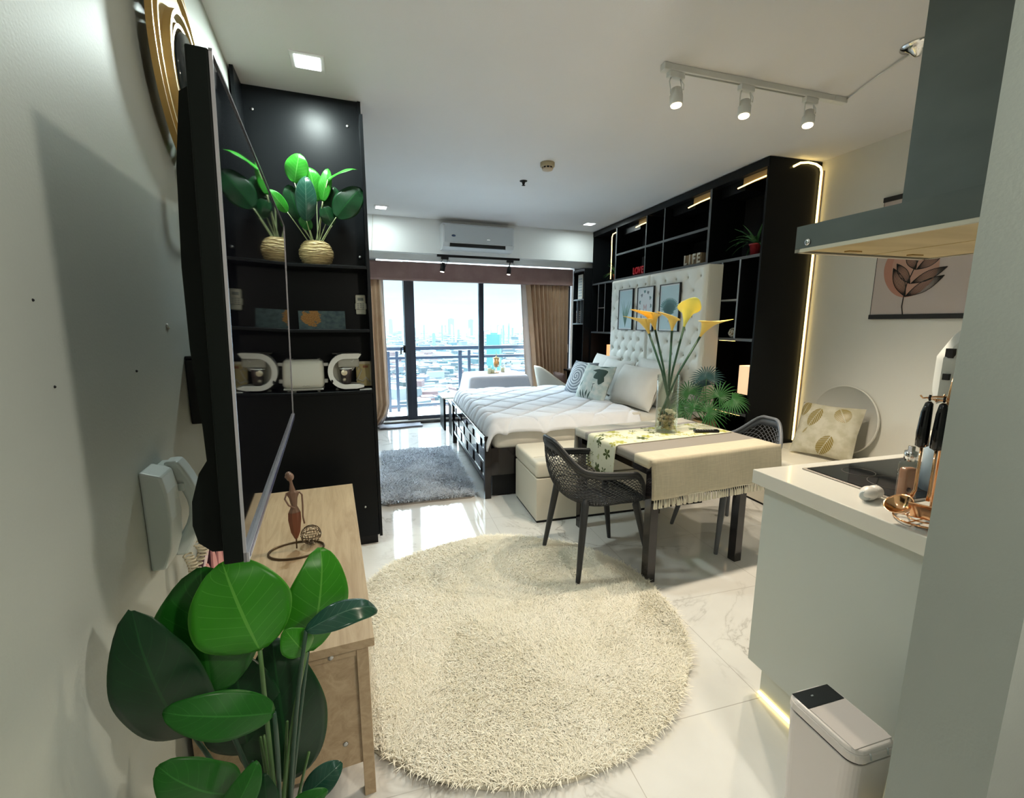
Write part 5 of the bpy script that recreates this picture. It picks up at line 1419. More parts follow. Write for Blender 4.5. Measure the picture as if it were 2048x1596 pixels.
def benches():
    le = G('leatherette')
    def ottoman(name, label, s, d, ls, ld, hgt=.475):
        r = thing(name, label, 'bench', rf(s, d), RZ)
        MB().rbox(0, ld, 0, ls, .018, hgt-.13, .006).build('body', le, r)
        MB().rbox(-.006, ld+.006, -.006, ls+.006, hgt-.125, hgt, .028, 5).build('lid', le, r)
        MB().box(.008, ld-.008, .008, ls-.008, 0, .02).build('base', G('black_matte'), r)
        st = MB()
        n = max(2, int(ld/.30))
        for k in range(1, n): st.tube([(ld*k/n, .01, hgt+.001), (ld*k/n, ls-.01, hgt+.001)], .0012, 5)
        st.tube([(.02, .13, hgt+.001), (ld-.02, .13, hgt+.001)], .0012, 5)
        st.tube([(-.0065, .02, hgt-.045), (-.0065, ls-.02, hgt-.045)], .0012, 5)
        st.build('stitching', G('stitch'), r)
        MB().rbox(ld*.22, ld*.22+.035, .12, .128, hgt, hgt+.003, .001).build('pull_tab', G('black_matte'), r)
        return r
    ottoman('storage_bench', 'long cream leatherette storage bench beside the bed, behind the grey mesh chair', -.20, -2.064, .56, 1.50, .482)
    ottoman('storage_bench', 'cream storage bench along the right wall with the leaf cushion on it', -.95, -.12, .86, .655, .435)
    # leaf cushion on the second bench
    m = mat('gold_leaf_fabric', (.7, .66, .55), .7); t = NT(m); v = t.coord('UV')
    base = t.ramp(t.noise(t.coord('UV', (2, 2, 1)), 3, 4), [(.4, (.55, .52, .42)), (.6, (.45, .42, .31))])
    def leaf(cx, cy, rx, ry, rot):
        mp = t.n('ShaderNodeMapping'); mp.vector_type = 'TEXTURE'; mp.inputs['Location'].default_value = (cx, cy, 0); mp.inputs['Rotation'].default_value = (0, 0, rot); mp.inputs['Scale'].default_value = (rx, ry, 1)
        t.l(v, mp.inputs[0]); a, b, _ = t.sep(mp.outputs[0])
        ins = t.math('LESS_THAN', t.math('ADD', t.math('POWER', t.math('ABSOLUTE', a), 2.0), t.math('POWER', t.math('ABSOLUTE', b), 1.6)), 1.0)
        st = t.math('GREATER_THAN', t.math('FRACT', t.math('ADD', t.math('MULTIPLY', a, 5), t.math('MULTIPLY', t.math('ABSOLUTE', b), 2.2))), .22)
        md = t.math('GREATER_THAN', t.math('ABSOLUTE', b), .06)
        return t.math('MULTIPLY', ins, t.math('MULTIPLY', st, md))
    q = leaf(.30, .70, .20, .10, 1.25)
    for a in ((.09, .86, .16, .08, 1.4), (.72, .80, .15, .13, 2.1), (.57, .20, .20, .12, 1.2), (.20, .42, .07, .015, 1.1)): q = t.math('MAXIMUM', q, leaf(*a))
    t.color(t.mix(q, base, (.24, .18, .04)))
    sp = t.math('MULTIPLY', q, -.35); t.rough(t.math('ADD', sp, .7))
    n = (-VV*.80+Vector((0, 0, .42))-UU*.30).normalized(); up = Vector((0, 0, 1)); up = (up-n*up.dot(n)).normalized(); rt = up.cross(n)
    M = Matrix((rt, up, n)).transposed().to_4x4(); M.translation = rf(-.52, .30, .435+.215)
    r = thing('cushion', 'cream cushion with gold leaf print leaning on the right wall', 'cushion'); r.matrix_world = M
    w = .44; tt = .13
    def fn(s):
        def g(u, v_):
            a = u*2-1; b = v_*2-1; k = (max(0, 1-abs(a)**2.4)*max(0, 1-abs(b)**2.4))**.5
            return (a*w/2*(1-.05*(1-abs(b))*abs(a)**3), b*w/2*(1-.05*(1-abs(a))*abs(b)**3), s*tt/2*k)
        return g
    MB().grid(26, 26, fn(1)).build('front', m, r); MB().grid(26, 26, fn(-1)).build('back', G('sheet_white'), r)
    # round pale tray leaning on the wall
    c = thing('round_tray', 'large round pale tray leaning on the right wall behind the leaf cushion', 'tray', rf(-.475, .505, .435), RZ, rot=(0, R(4), RZ))
    g = MB(); g.M = Matrix.Translation((0, 0, .285)) @ Matrix.Rotation(-PI/2, 4, 'Y')
    g.lathe([(.001, 0), (.270, 0), (.274, .010), (.282, .016), (.286, .008), (.284, -.006), (.001, -.008)], 64, caps=False); g.build('disc', G('tray_white'), c)
    # paintings on the right wall
    p = thing('hanging_poster', 'pink abstract leaf poster with black bars on the right wall under the range hood', 'poster', rf(-.565, .550, 1.54), RZ)
    MB().box(-.006, 0, -.61, 0, .03, .865).build('paper', G('poster_bg'), p)
    MB().rbox(-.016, 0, -.612, .003, 0, .034, .002).build('bottom_bar', G('ink_black'), p)
    MB().rbox(-.016, 0, -.612, .003, .860, .894, .002).build('top_bar', G('ink_black'), p)
    MB().box(-.0075, -.006, -.003, 0, .03, .865).build('border_line', G('ink_black'), p)
    MB().box(-.0075, -.006, -.612, -.604, .03, .865).build('border_line', G('ink_black'), p)
    def blob(cy, cz, ry, rz_, m, x, name):
        g = MB(); g.prism([(cy+ry*math.cos(a)*(1+.05*math.sin(2*a+1)), cz+rz_*math.sin(a)) for a in [2*PI*i/48 for i in range(48)]], x, x+.0006, 'x'); g.build(name, m, p)
    blob(-.235, .36, .165, .205, G('poster_blush'), -.0075, 'blush_shape'); blob(-.27, .37, .145, .19, G('poster_blush_light'), -.0082, 'blush_shape')
    def ln(pts, w=.0018): MB().tube([(-.0095, a, b) for a, b in pts], w, 5).build('ink_line', G('ink_black'), p)
    ln([(-.235, .03), (-.222, .09), (-.225, .15), (-.235, .25), (-.285, .40), (-.29, .48)], .003)
    def leafs(y0, z0, y1, z1, wd):
        d = Vector((y1-y0, z1-z0)); nrm = Vector((-d.y, d.x)).normalized()
        for k in range(9):
            o = (k-4)/4*wd
            ln([(y0+d.x*q+nrm.x*o*math.sin(PI*q), z0+d.y*q+nrm.y*o*math.sin(PI*q)) for q in [i/10 for i in range(11)]], .0012 if abs(k-4) < 4 else .0024)
    leafs(-.235, .16, -.13, .37, .035); leafs(-.235, .16, -.46, .29, .035); leafs(-.255, .25, -.15, .40, .03); leafs(-.26, .25, -.47, .345, .03); leafs(-.28, .345, -.21, .47, .03); leafs(-.285, .345, -.44, .44, .03)
benches()

# ------------------------------------------------------------------ chairs
def mesh_chair(name, label, loc, rz, m):
    """plastic armchair with a pierced shell; faces local +x"""
    r = thing(name, label, 'chair', loc, rz, 'grey mesh armchairs at the dining table')
    def rim(phi):   # phi 0 = front, pi = back
        c = math.cos(phi); back = max(0, -c)
        a = abs(((phi+PI) % (2*PI))-PI)      # 0..pi
        if a < .55: z = .445
        elif a < 1.25: z = .445+(.655-.445)*(.5-.5*math.cos(PI*(a-.55)/.70))
        elif a < 2.25: z = .655+.025*(a-1.25)
        else:
            q = (a-2.25)/(PI-2.25); z = .68+.155*(.5-.5*math.cos(PI*min(1, q*1.25)))
        rx = .245+ (.035 if c < 0 else 0)*back; ry = .268
        lean = .05*max(0, (z-.68)/.13)*back
        sq = (abs(math.cos(phi))**3.2+abs(math.sin(phi))**3.2)**(-1/3.2)
        return Vector((c*rx*sq - lean, math.sin(phi)*ry*sq, z))
    def S(phi, t):
        e = rim(phi); a = abs(((phi+PI) % (2*PI))-PI)
        k = min(1, (1-(1-t)**1.9))
        rise = t**2.6
        zb = .430-.012*math.sin(PI*min(1, t*1.3))
        return Vector((e.x*k, e.y*k, zb+(e.z-zb)*rise))
    nph, nt = 92, 32; t0 = .24
    smp = [S(PI*.72, t0+(1-t0)*i/200) for i in range(201)]; cum = [0]
    for i in range(200): cum.append(cum[-1]+(smp[i+1]-smp[i]).length)
    def tt(q):
        c = q*cum[-1]
        for i in range(200):
            if cum[i+1] >= c: return t0+(1-t0)*(i+(c-cum[i])/max(1e-9, cum[i+1]-cum[i]))/200
        return 1.0
    vs = []; idx = {}
    for i in range(nt+1):
        t = tt(i/nt)
        for j in range(nph):
            if (i+j) % 2 == 0:
                idx[(i, j)] = len(vs); vs.append(tuple(S(2*PI*j/nph+PI, t)))
    fs = []
    for i in range(0, nt-1):
        for j in range(nph):
            if (i+j) % 2 == 0:
                a = (i, j); b = (i+1, (j+1) % nph); c = (i+2, j); d = (i+1, (j-1) % nph)
                if all(k in idx for k in (a, b, c, d)): fs.append((idx[a], idx[b], idx[c], idx[d]))
    g = MB(); g.add(vs, fs, True)
    def wf(o):
        w = o.modifiers.new('lattice', 'WIREFRAME'); w.thickness = .006; w.use_even_offset = False; w.use_boundary = True; w.offset = 0; w.use_relative_offset = False
    g.build('shell', m, r, mods=[wf])
    rimp = [S(2*PI*j/96, 1.0) for j in range(96)]
    MB().tube(rimp, [.0125 if True else 0]*96, 8, closed=True).build('rim', m, r)
    # wider band following the rim
    MB().grid(96, 2, lambda u, v: S(2*PI*u, 1-.055*v), True).build('rim_band', m, r, mods=[solidify(.006, 0)])
    MB().grid(48, 3, lambda u, v: S(2*PI*u, .02+.25*v), True).build('seat_plate', m, r, mods=[solidify(.006, 0)])
    for sx, sy in ((1, 1), (1, -1), (-1, 1), (-1, -1)):
        top = Vector((sx*.165, sy*.175, .425)); bot = Vector((sx*.252, sy*.238, .004))
        if sx < 0: top = Vector((-.19, sy*.185, .475)); bot = Vector((-.255, sy*.240, .004))
        MB().tube([top+Vector((0, 0, .03)), top, top.lerp(bot, .5), bot, bot-Vector((0, 0, .004))], [.014, .023, .019, .013, .012], 10).build('leg', m, r)
    return r
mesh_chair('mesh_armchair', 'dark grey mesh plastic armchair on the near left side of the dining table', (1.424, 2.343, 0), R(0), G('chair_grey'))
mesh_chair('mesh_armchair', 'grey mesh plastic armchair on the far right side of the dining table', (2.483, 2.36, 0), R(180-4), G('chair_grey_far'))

def dining():
    r = thing('dining_table', 'small dark-legged dining table under the fringed cloth', 'table', (2.02, 2.43, 0), R(1.5))
    W, D = .93, .84; H = .748
    MB().rbox(-W/2, W/2, -D/2, D/2, H-.03, H, .004).build('tabletop', G('espresso_wood'), r)
    MB().box(-W/2+.05, W/2-.05, -D/2+.03, -D/2+.05, H-.11, H-.03).box(-W/2+.05, W/2-.05, D/2-.05, D/2-.03, H-.11, H-.03).box(-W/2+.03, -W/2+.05, -D/2+.05, D/2-.05, H-.11, H-.03).box(W/2-.05, W/2-.03, -D/2+.05, D/2-.05, H-.11, H-.03).build('apron', G('espresso_wood'), r)
    for x, y in ((-W/2+.03, -D/2+.03), (W/2-.22, -D/2+.03), (-W/2+.03, D/2-.03), (W/2-.22, D/2-.03)):
        MB().rbox(x-.028, x+.028, y-.028, y+.028, 0, H-.03, .002).build('leg', G('espresso_wood'), r)
    # cloth: one sheet, over near and far edge, corner drape on the left/right
    c = thing('tablecloth', 'beige striped tablecloth with a white tassel fringe on the dining table', 'tablecloth', (2.02, 2.43, 0), R(1.5))
    hx = W/2+.01; hy = D/2+.008; zt = H+.006; drop = .225; sd = .055
    def fn(u, v):
        X = -hx-sd + (2*(hx+sd))*u; Y = -hy-drop+(2*(hy+drop))*v
        x = X; y = Y; z = zt
        if Y < -hy: t = -hy-Y; y = -hy-.012*math.sin(t*8)-.006*math.sin(X*16+1)*t/drop-.01*t/drop; z = zt-t
        elif Y > hy: t = Y-hy; y = hy+.012*math.sin(t*8)+.006*math.sin(X*19)*t/drop; z = zt-t
        if X < -hx: t = -hx-X; x = -hx-.010-(.0 if abs(Y) <= hy else -.6*t); z -= t*.95 if abs(Y) <= hy else 0
        elif X > hx: t = X-hx; x = hx+.010+(.55*t if abs(Y) > hy else 0); z -= t*.95 if abs(Y) <= hy else 0
        return (x, y, z)
    g = MB().grid(60, 76, fn)
    g.build('cloth', G('cloth_banded'), c, mods=[solidify(.003, 1)])
    zf = zt-drop
    for side, yy in ((-1, -hy-.018), (1, hy+.012)):
        fr = MB()
        n = 56
        for k in range(n):
            x = -hx+.01+(2*hx-.02)*k/(n-1)
            a = rnd.uniform(-.006, .006)
            fr.tube([(x, yy, zf+.004), (x+a*.5, yy-.003, zf-.014), (x+a, yy-.005, zf-.022), (x+a*1.6, yy-.006, zf-.052)], [.0028, .0032, .0052, .0072], 6)
        fr.tube([(-hx, yy, zf), (0, yy, zf), (hx, yy, zf)], .004, 6)
        fr.build('fringe', mat('fringe', (.78, .73, .60), .8), c)
    # floral runner
    ru = thing('table_runner', 'green floral runner laid across the dining table and hanging at the left', 'table runner', (2.02, 2.43, 0), R(1.5))
    y0, y1 = -.105, .22; x0 = -hx-.235; x1 = hx-.02
    def fr_(u, v):
        X = x0+(x1-x0)*u; Y = y0+(y1-y0)*v; z = zt+.006; x = X
        if X < -hx-.012:
            t = -hx-.012-X; x = -hx-.020-.012*math.sin(t*9)-.006*math.sin(Y*30); z -= t
        return (x, Y, z)
    MB().grid(60, 16, fr_).build('cloth', G('runner_floral'), ru, mods=[solidify(.002, 1)])
    # remote on the cloth
    k = thing('remote_control', 'slim black remote control on the dining table runner', 'remote control', (2.30, 2.39, zt+.010), R(-18))
    rb = MB().rbox(-.085, .085, -.019, .019, 0, .016, .004).build('body', G('black_gloss'), k)
    b = MB()
    for i in range(7):
        for j in range(3): b.rbox(-.07+i*.018, -.06+i*.018, -.013+j*.010, -.007+j*.010, .016, .0175, .001)
    b.build('keypad', G('remote_grey'), rb)
    # glass vase with calla lilies
    vz = zt+.008
    v = thing('glass_vase', 'tall clear glass cylinder vase with pebbles and callas on the dining table', 'vase', (2.047, 2.50, vz))
    rv = .073; hv = .395
    MB().lathe([(.001, 0), (rv, 0), (rv+.001, hv), (rv-.003, hv+.001), (rv-.0045, hv-.001), (rv-.005, .012), (.001, .012)], 40, caps=False).build('glass', G('glass'), v)
    pb = MB()
    for k in range(150):
        a = rnd.uniform(0, 2*PI); q = math.sqrt(rnd.uniform(0, 1))*(rv-.020); z = .022+rnd.uniform(0, .105)
        s = rnd.uniform(.008, .013)
        pb.sphere((q*math.cos(a), q*math.sin(a), z), s, 7, 5, rnd.uniform(.8, 1.3), rnd.uniform(.8, 1.2), rnd.uniform(.6, 1))
    pb.build('pebbles', G('pebbles'), v)
    sm = MB()
    for k in range(8):
        a = rnd.uniform(0, 2*PI); q = rv-.026
        sm.sphere((q*math.cos(a), q*math.sin(a), .145+rnd.uniform(-.01, .02)), .016, 9, 7, 1, 1, .8)
    sm.build('white_pebbles', mat('pebble_white', (.62, .56, .44), .5), v)
    # callas: (base dir offset, tip position relative to vase, facing angle, colour)
    rt = Vector((math.cos(R(-20)), math.sin(R(-20)), 0)); ft = Vector((math.sin(R(20)), math.cos(R(20)), 0))*-1
    def calla(px, hz, dep, turn, m, sc, label, back, bent=0.0):
        base = Vector((0, 0, .13)) - rt*px*.22 + ft*(-dep*.15)
        tip = rt*px + ft*dep + Vector((0, 0, hz))
        fl = thing('calla_lily', label, 'flower', v.location, 0, 'calla lilies in the glass vase')
        mid = base.lerp(tip, .5) + Vector((0, 0, .02)) - rt*px*.06
        d = (tip-mid).normalized()
        MB().tube([base-Vector((0, 0, .09)), base, mid, tip], [.0065, .007, .0072, .0075], 8).build('stem', G('lily_stem'), fl)
        # trumpet: open funnel with one drawn-out tip
        q = d.to_track_quat('Z', 'Y').to_matrix().to_4x4(); q.translation = tip
        td = rt*math.cos(turn)*1.0 + Vector((0, 0, .25)) + ft*math.sin(turn)
        loc = (q.to_3x3().inverted() @ td); ang0 = math.atan2(loc.y, loc.x)
        def fn(u, w):
            th = 2*PI*u; dlt = math.cos(th-ang0)
            rad = .0065+.047*w**1.5*(1+.12*dlt)*sc
            hh = .120*w*sc*(1+.16*dlt)
            lip = max(0, w-.70)/.30
            rad += .012*lip**2*sc
            hh -= .010*lip**2*(1-dlt)*sc
            pt = q @ Vector((rad*math.cos(th), rad*math.sin(th), hh))
            return pt + td.normalized()*(.075*lip**1.6*max(0, dlt)**4*sc)
        MB().grid(30, 16, fn).build('spathe', m, fl, mods=[solidify(.0012, 0)])
        MB().tube([tip, tip+d*.05*sc, tip+d*.085*sc], [.005, .006, .003], 8).build('spadix', G('lily_lime'), fl)
    ly = G('lily_yellow'); ll = G('lily_lime')
    calla(-.150, .675, .0, PI, ly, .95, 'orange yellow calla lily, lowest at the far left of the bouquet', False)
    calla(-.105, .700, -.02, PI*.97, ly, 1.0, 'orange yellow calla lily second from the left in the vase', False)
    calla(-.005, .695, .02, PI*.95, ly, .8, 'small yellow calla lily in the centre of the bouquet', False)
    calla(.085, .72, -.01, PI*.55, ll, 1.15, 'open lime yellow calla lily, highest in the bouquet', False)
    calla(.185, .655, .02, 0.05, ly, 1.05, 'orange yellow calla lily pointing right, outermost on the right', False)
dining()

def far_corner():
    # table with white cloth by the window
    r = thing('side_table', 'table hidden under the white cloth by the window', 'table', rf(2.90, -1.97), RZ)
    MB().rbox(.02, .80, .02, .66, .74, .765, .003).build('tabletop', G('walnut'), r)
    for x in (.05, .77):
        for y in (.05, .63): MB().rbox(x-.02, x+.02, y-.02, y+.02, 0, .74, .002).build('leg', G('walnut'), r)
    c = thing('tablecloth', 'white cloth draped over the table by the window', 'tablecloth', rf(2.90, -1.97), RZ)
    hx, hy = .42, .355; cx, cy = .41, .34; drop = .52
    n = 96
    def ring(u):
        # rounded rectangle perimeter
        a = 2*PI*u; p = 9
        q = (abs(math.cos(a))**p+abs(math.sin(a))**p)**(-1/p)
        return math.cos(a)*q, math.sin(a)*q
    def fn(u, v):
        x, y = ring(u)
        cor = (abs(x)*abs(y))**6
        if v < .35:
            k = v/.35; return (cx+x*hx*k, cy+y*hy*k, .772)
        k = (v-.35)/.65
        fold = .022*k*math.sin(u*2*PI*14)*(.3+.7*cor)
        out = .015+.05*k+.16*cor*k+fold
        return (cx+x*(hx+out), cy+y*(hy+out), .772-drop*k)
    MB().grid(n*2, 26, fn).build('cloth', G('cloth_white'), c, mods=[solidify(.003, 1)])
    zt = .774
    # things on it
    P = rf(3.27, -1.50, zt)
    k = thing('candle_lamp', 'amber glass candle lamp on a thin stand on the white cloth', 'candle lamp', rf(3.25, -1.53, zt))
    MB().lathe([(.045, 0), (.045, .006), (.006, .010), (.005, .10)], 24).build('stand', G('rose_gold'), k)
    MB().lathe([(.030, .09), (.042, .11), (.046, .22), (.048, .225), (.044, .11), (.030, .092)], 28).build('glass_shade', G('amber_glass'), k)
    MB().lathe([(.050, .222), (.052, .228), (.012, .238), (.008, .25), (.003, .29), (.001, .33)], 24).build('finial_lid', G('gold'), k)
    for i, (ds, dd, h, rr, m, lb) in enumerate(((-.04, -.115, .10, .030, 'glass', 'clear square glass jar left of the candle lamp'), (-.02, -.06, .075, .028, 'candle', 'cream pillar candle between the jar and the candle lamp'), (.12, .13, .085, .030, 'candle', 'yellowish candle jar right of the candle lamp'))):
        j = thing('candle_jar', lb, 'candle', rf(3.25+ds, -1.53+dd, zt))
        MB().lathe([(rr, 0), (rr, h*.75), (rr*.2, h*.76), (.001, h*.76)], 24).build('wax', G('candle'), j)
        MB().lathe([(rr+.003, 0), (rr+.004, h*1.15), (rr+.001, h*1.15), (rr+.001, .001)], 24).build('glass_wall', G('glass'), j)
        MB().tube([(0, 0, h*.76), (0, 0, h*.76+.012)], .001, 5).build('wick', G('black_matte'), j)
    # nested white-topped tables beyond the foot of the bed
    def nest(s, d, w, l, h, label):
        q = thing('nesting_table', label, 'table', rf(s, d), RZ, None)
        MB().rbox(0, w, 0, l, h-.022, h, .003).build('tabletop', G('counter_white'), q)
        for x in (.015, w-.055):
            for y in (.012, l-.05): MB().box(x, x+.03, y, y+.038, 0, h-.022).build('leg', G('black_matte'), q)
        MB().box(.015, .030, .05, l-.05, .0, h-.03).build('side_board', G('black_matte'), q)
    nest(3.0, -2.37, .55, .46, .475, 'taller white-topped black side table beyond the foot of the bed')
    nest(2.55, -2.31, .50, .40, .45, 'lower white-topped black side table tucked against the bed foot')
    # white tub chair with wooden arms
    t = thing('tub_chair', 'cream tub chair with wooden arms in front of the right curtain', 'chair', (3.02, 6.22, 0), R(-12))
    up = mat('tub_cream', (.72, .68, .58), .5)
    def sh(off):
        def fn(u, v):
            a = R(95)+R(190)*u      # opens towards +x
            k = 1-abs(u-.5)*2; ht = .30+.32*math.sin(min(1, k*1.15)*PI/2)**1.5
            rr = .27+off+.05*v
            x = rr*math.cos(a)+.0; y = rr*.98*math.sin(a)
            x += .16*(1-k)**2
            return (x-.05*v, y, .42-.05+(ht+.05-.16)*v)
        return fn
    MB().grid(40, 12, sh(0)).build('back_shell', up, t, mods=[solidify(.035, 0), subsurf(1)])
    MB().rbox(-.22, .24, -.23, .23, .37, .46, .035, 4).build('seat', up, t)
    MB().rbox(-.18, .20, -.20, .20, .345, .372, .004).build('seat_frame', G('black_matte'), t)
    cw = G('chair_wood')
    for s in (-1, 1):
        MB().tube([(.12, s*.255, .60), (.30, s*.265, .605)], .016, 8).build('arm', cw, t)
        MB().tube([(.13, s*.26, .595), (.02, s*.25, .0)], [.018, .013], 8).build('leg', cw, t)
        MB().tube([(.29, s*.265, .60), (.36, s*.265, .0)], [.018, .013], 8).build('leg', cw, t)
        MB().tube([(-.16, s*.17, .36), (-.24, s*.21, .0)], [.018, .012], 8).build('leg', cw, t)
    b = thing('throw_cushion', 'brown crumpled throw cushion on the cream tub chair', 'cushion', (3.08, 6.24, .465), R(20))
    def fb(s):
        def g(u, v):
            a = u*2-1; c_ = v*2-1; k = (max(0, 1-a*a)*max(0, 1-c_*c_))**.5
            return (a*.05*1+c_*.0+.06*s*k-.06*c_, .17*a, .15+c_*.15+.006*math.sin(a*12+c_*9))
        return g
    MB().grid(18, 18, fb(1)).build('front', G('throw_brown'), b); MB().grid(18, 18, fb(-1)).build('back', G('throw_brown'), b)
    # switch and sensor beyond the curtain
    MB().rbox(0, .02, 0, .02, 0, .14, .003).build('window_lock', G('white_plastic'), loc=(3.49, 6.871, 1.02), label='small white bar on the frame right of the curtain', cat='lock')
    # bedside block with the palm
    q = thing('nightstand', 'black nightstand between the bed and the wall unit bay', 'nightstand', rf(-.02, -.50), RZ)
    MB().rbox(0, .48, 0, .37, .06, .50, .003).build('body', G('black_laminate'), q)
    MB().rbox(-.004, .0, .01, .36, .08, .28, .002).build('drawer', G('black_matte'), q); MB().rbox(-.004, .0, .01, .36, .29, .485, .002).build('drawer', G('black_matte'), q)
    MB().box(.02, .46, .02, .35, 0, .06).build('plinth', G('black_matte'), q)
far_corner()

# ------------------------------------------------------------------ kitchen
def kitchen():
    K0 = Vector((1.468, 1.27, 0))   # far left corner of the worktop
    L = .757; W = 2.25
    r = thing('kitchen_cabinet', 'white kitchen base cabinet on a lit plinth at the right', 'cabinet', K0, RZ)
    MB().rbox(.035, .055, -L+.01, -.03, .125, .882, .002).build('end_panel', G('cabinet_white'), r)
    MB().box(.055, W-.05, -L+.01, -.05, .125, .88).build('carcass', G('cabinet_white'), r)
    for k in range(4):
        x = .06+k*.535
        d = MB().rbox(x, x+.53, -.05, -.032, .13, .878, .002).build('door', G('cabinet_white'), r)
        MB().rbox(x+.2, x+.33, -.032, -.022, .84, .852, .002).build('handle', G('chrome'), d)
    MB().box(.055, W-.06, -L+.02, -.085, 0, .126).build('plinth', G('cabinet_white'), r)
    MB().tube([(.050, -.085, .010), (.050, -.45, .010), (.050, -L+.03, .010)], .0055, 8).build('led_strip', G('led_white'), r)
    t = thing('worktop', 'glossy white kitchen worktop holding the black hob', 'worktop', K0, RZ)
    MB().rbox(0, W, -L, 0, .885, .940, .003).build('slab', G('counter_white'), t)
    h = thing('induction_hob', 'black glass hob with a metal rim set in the white worktop', 'hob', K0 + VV*.185 + UU*(-.052) + Vector((0, 0, .940)), RZ)
    MB().rbox(0, .55, -.36, 0, 0, .005, .002).build('rim', mat('hob_rim', (.42, .38, .34), .3, metal=.6), h)
    MB().rbox(.012, .538, -.35, -.012, .004, .0075, .001).build('glass_top', G('glass_cook'), h)
    for (x, y, rr) in ((.16, -.23, .085), (.16, -.10, .055), (.38, -.20, .10)):
        g = MB().tube([(x+rr*math.cos(a), y+rr*math.sin(a)*.9, .0078) for a in [2*PI*i/40 for i in range(40)]], .0009, 5, closed=True); g.build('cooking_zone', mat('zone', (.10, .085, .07), .3), h)
    # range hood
    H0 = Vector((1.57, 1.267, 1.758))
    r = thing('range_hood', 'brushed steel range hood with a wide flat canopy at the top right', 'range hood', H0, RZ)
    st = G('brushed_steel'); D = .75; Wd = .645; hh = .092
    g = MB(); g.box(0, Wd, -D, 0, .012, hh); g.build('canopy', st, r)
    g = MB(); g.box(0, .012, -D, 0, 0, .0125); g.box(Wd-.012, Wd, -D, 0, 0, .0125); g.box(0, Wd, -.02, 0, 0, .0125); g.box(0, Wd, -D, -D+.02, 0, .0125)
    g.build('lower_frame', G('hood_frame'), r)
    for (x0, x1) in ((.02, .315), (.325, .625)):
        fl_ = MB().rbox(x0, x1, -D+.03, -.045, .002, .010, .002).build('filter', G('hood_inside'), r)
        MB().rbox((x0+x1)/2-.03, (x0+x1)/2+.03, -.10, -.08, -.002, .003, .001).build('filter_latch', G('gold_dark'), fl_)
    c = MB(); c.M = Matrix.Translation((-.001, -.05, .032)) @ Matrix.Rotation(-PI/2, 4, 'Y'); c.lathe([(.012, 0), (.012, .002), (.006, .004), (.001, .004)], 16); c.build('screw', G('chrome'), r)
    MB().box(.15, .50, -D, -.245, hh, CEIL-1.758-.003).build('chimney', st, r)
    # things on the worktop
    z = .941
    b = thing('perfume_bottle', 'clear bottle of peach body mist with a steel sprayer on the worktop', 'bottle', (1.652, .858, z), R(-15))
    gb = MB().rbox(-.026, .026, -.018, .018, 0, .135, .012, 4).build('glass_body', G('glass'), b)
    MB().rbox(-.022, .022, -.014, .014, .004, .112, .009, 4).build('liquid', G('perfume_liquid'), b)
    MB().lathe([(.014, .134), (.014, .140), (.017, .142), (.017, .166), (.009, .168), (.009, .182), (.001, .183)], 24).build('sprayer', G('chrome'), b)
    cr = math.radians(0)
    for (x, zz, m, s) in ((-.010, .045, 'label_dark', .007), (-.008, .026, 'perfume_pink', .007)):
        g = MB(); g.M = Matrix.Translation((-.0265 if False else x, -.0185, zz)) @ Matrix.Rotation(PI/2, 4, 'X'); g.lathe([(s, 0), (s, .001)], 16); g.build('label_dot', G(m), gb)
    text('P', .018, G('perfume_pink'), gb, (.010, -.0188, .045), (PI/2, 0, 0), 'label_letter', .0004)
    text('B', .018, G('perfume_pink'), gb, (.006, -.0188, .026), (PI/2, 0, 0), 'label_letter', .0004)
    e = thing('shell_dish', 'small white porcelain shell beside the perfume bottle on the worktop', 'ornament', (1.555, .905, z), R(25))
    MB().sphere((0, 0, .022), .030, 20, 14, 1.15, .8, .75).sphere((.038, -.012, .020), .026, 16, 12, 1.1, .9, .8).build('body', G('shell_white'), e)
    g = MB(); g.M = Matrix.Translation((-.028, .006, .02)) @ Matrix.Rotation(-PI/2+.3, 4, 'Y'); g.lathe([(.016, 0), (.012, .004), (.001, .003)], 20); g.build('opening', mat('shell_in', (.55, .58, .58), .4), e)
    j = thing('storage_tin', 'pale blue floral tin with a cream lid behind the utensil rack', 'tin', (1.86, .865, z))
    MB().lathe([(.060, 0), (.060, .175), (.058, .178)], 36).build('body', G('tin_blue'), j)
    MB().lathe([(.064, .172), (.066, .178), (.066, .192), (.060, .200), (.001, .202)], 36, caps=False).build('lid', G('tin_cream'), j)
    MB().lathe([(.020, .200), (.022, .215), (.001, .216)], 20).build('lid_knob', G('chrome'), j)
    for k in range(7):
        a = R(200)+k*.22; g = MB().sphere((.060*math.cos(a), .060*math.sin(a), .075+.022*math.sin(k*2.1)), .010, 8, 6, .8, .8, .6); g.build('flower_print', G('pink' if k % 2 else 'pink_light'), j)
    # gold utensil rack with hanging tools
    u = thing('utensil_rack', 'rose gold wire stand for kitchen utensils at the end of the worktop', 'utensil stand', (1.545, .742, z))
    rg = G('rose_gold')
    def loop(rx, ry, cx, cy, zz, n=40): return [(cx+rx*math.cos(a), cy+ry*math.sin(a), zz) for a in [2*PI*i/n for i in range(n)]]
    w = MB(); w.tube(loop(.085, .070, 0, 0, .006), .0028, 6, closed=True); w.tube(loop(.050, .040, 0, 0, .008), .0022, 6, closed=True)
    for a in (0, PI/3, 2*PI/3): w.tube([(.085*math.cos(a), .07*math.sin(a), .007), (-.085*math.cos(a), -.07*math.sin(a), .007)], .002, 6)
    w.build('base', rg, u)
    MB().tube([(.012, 0, .008), (.012, 0, .36), (.020, 0, .41), (.035, 0, .43), (.05, 0, .42), (.055, 0, .39)], .0035, 8).build('pole', rg, u)
    MB().tube(loop(.045, .040, .012, 0, .355), .0028, 6, closed=True).build('hanging_ring', rg, u)
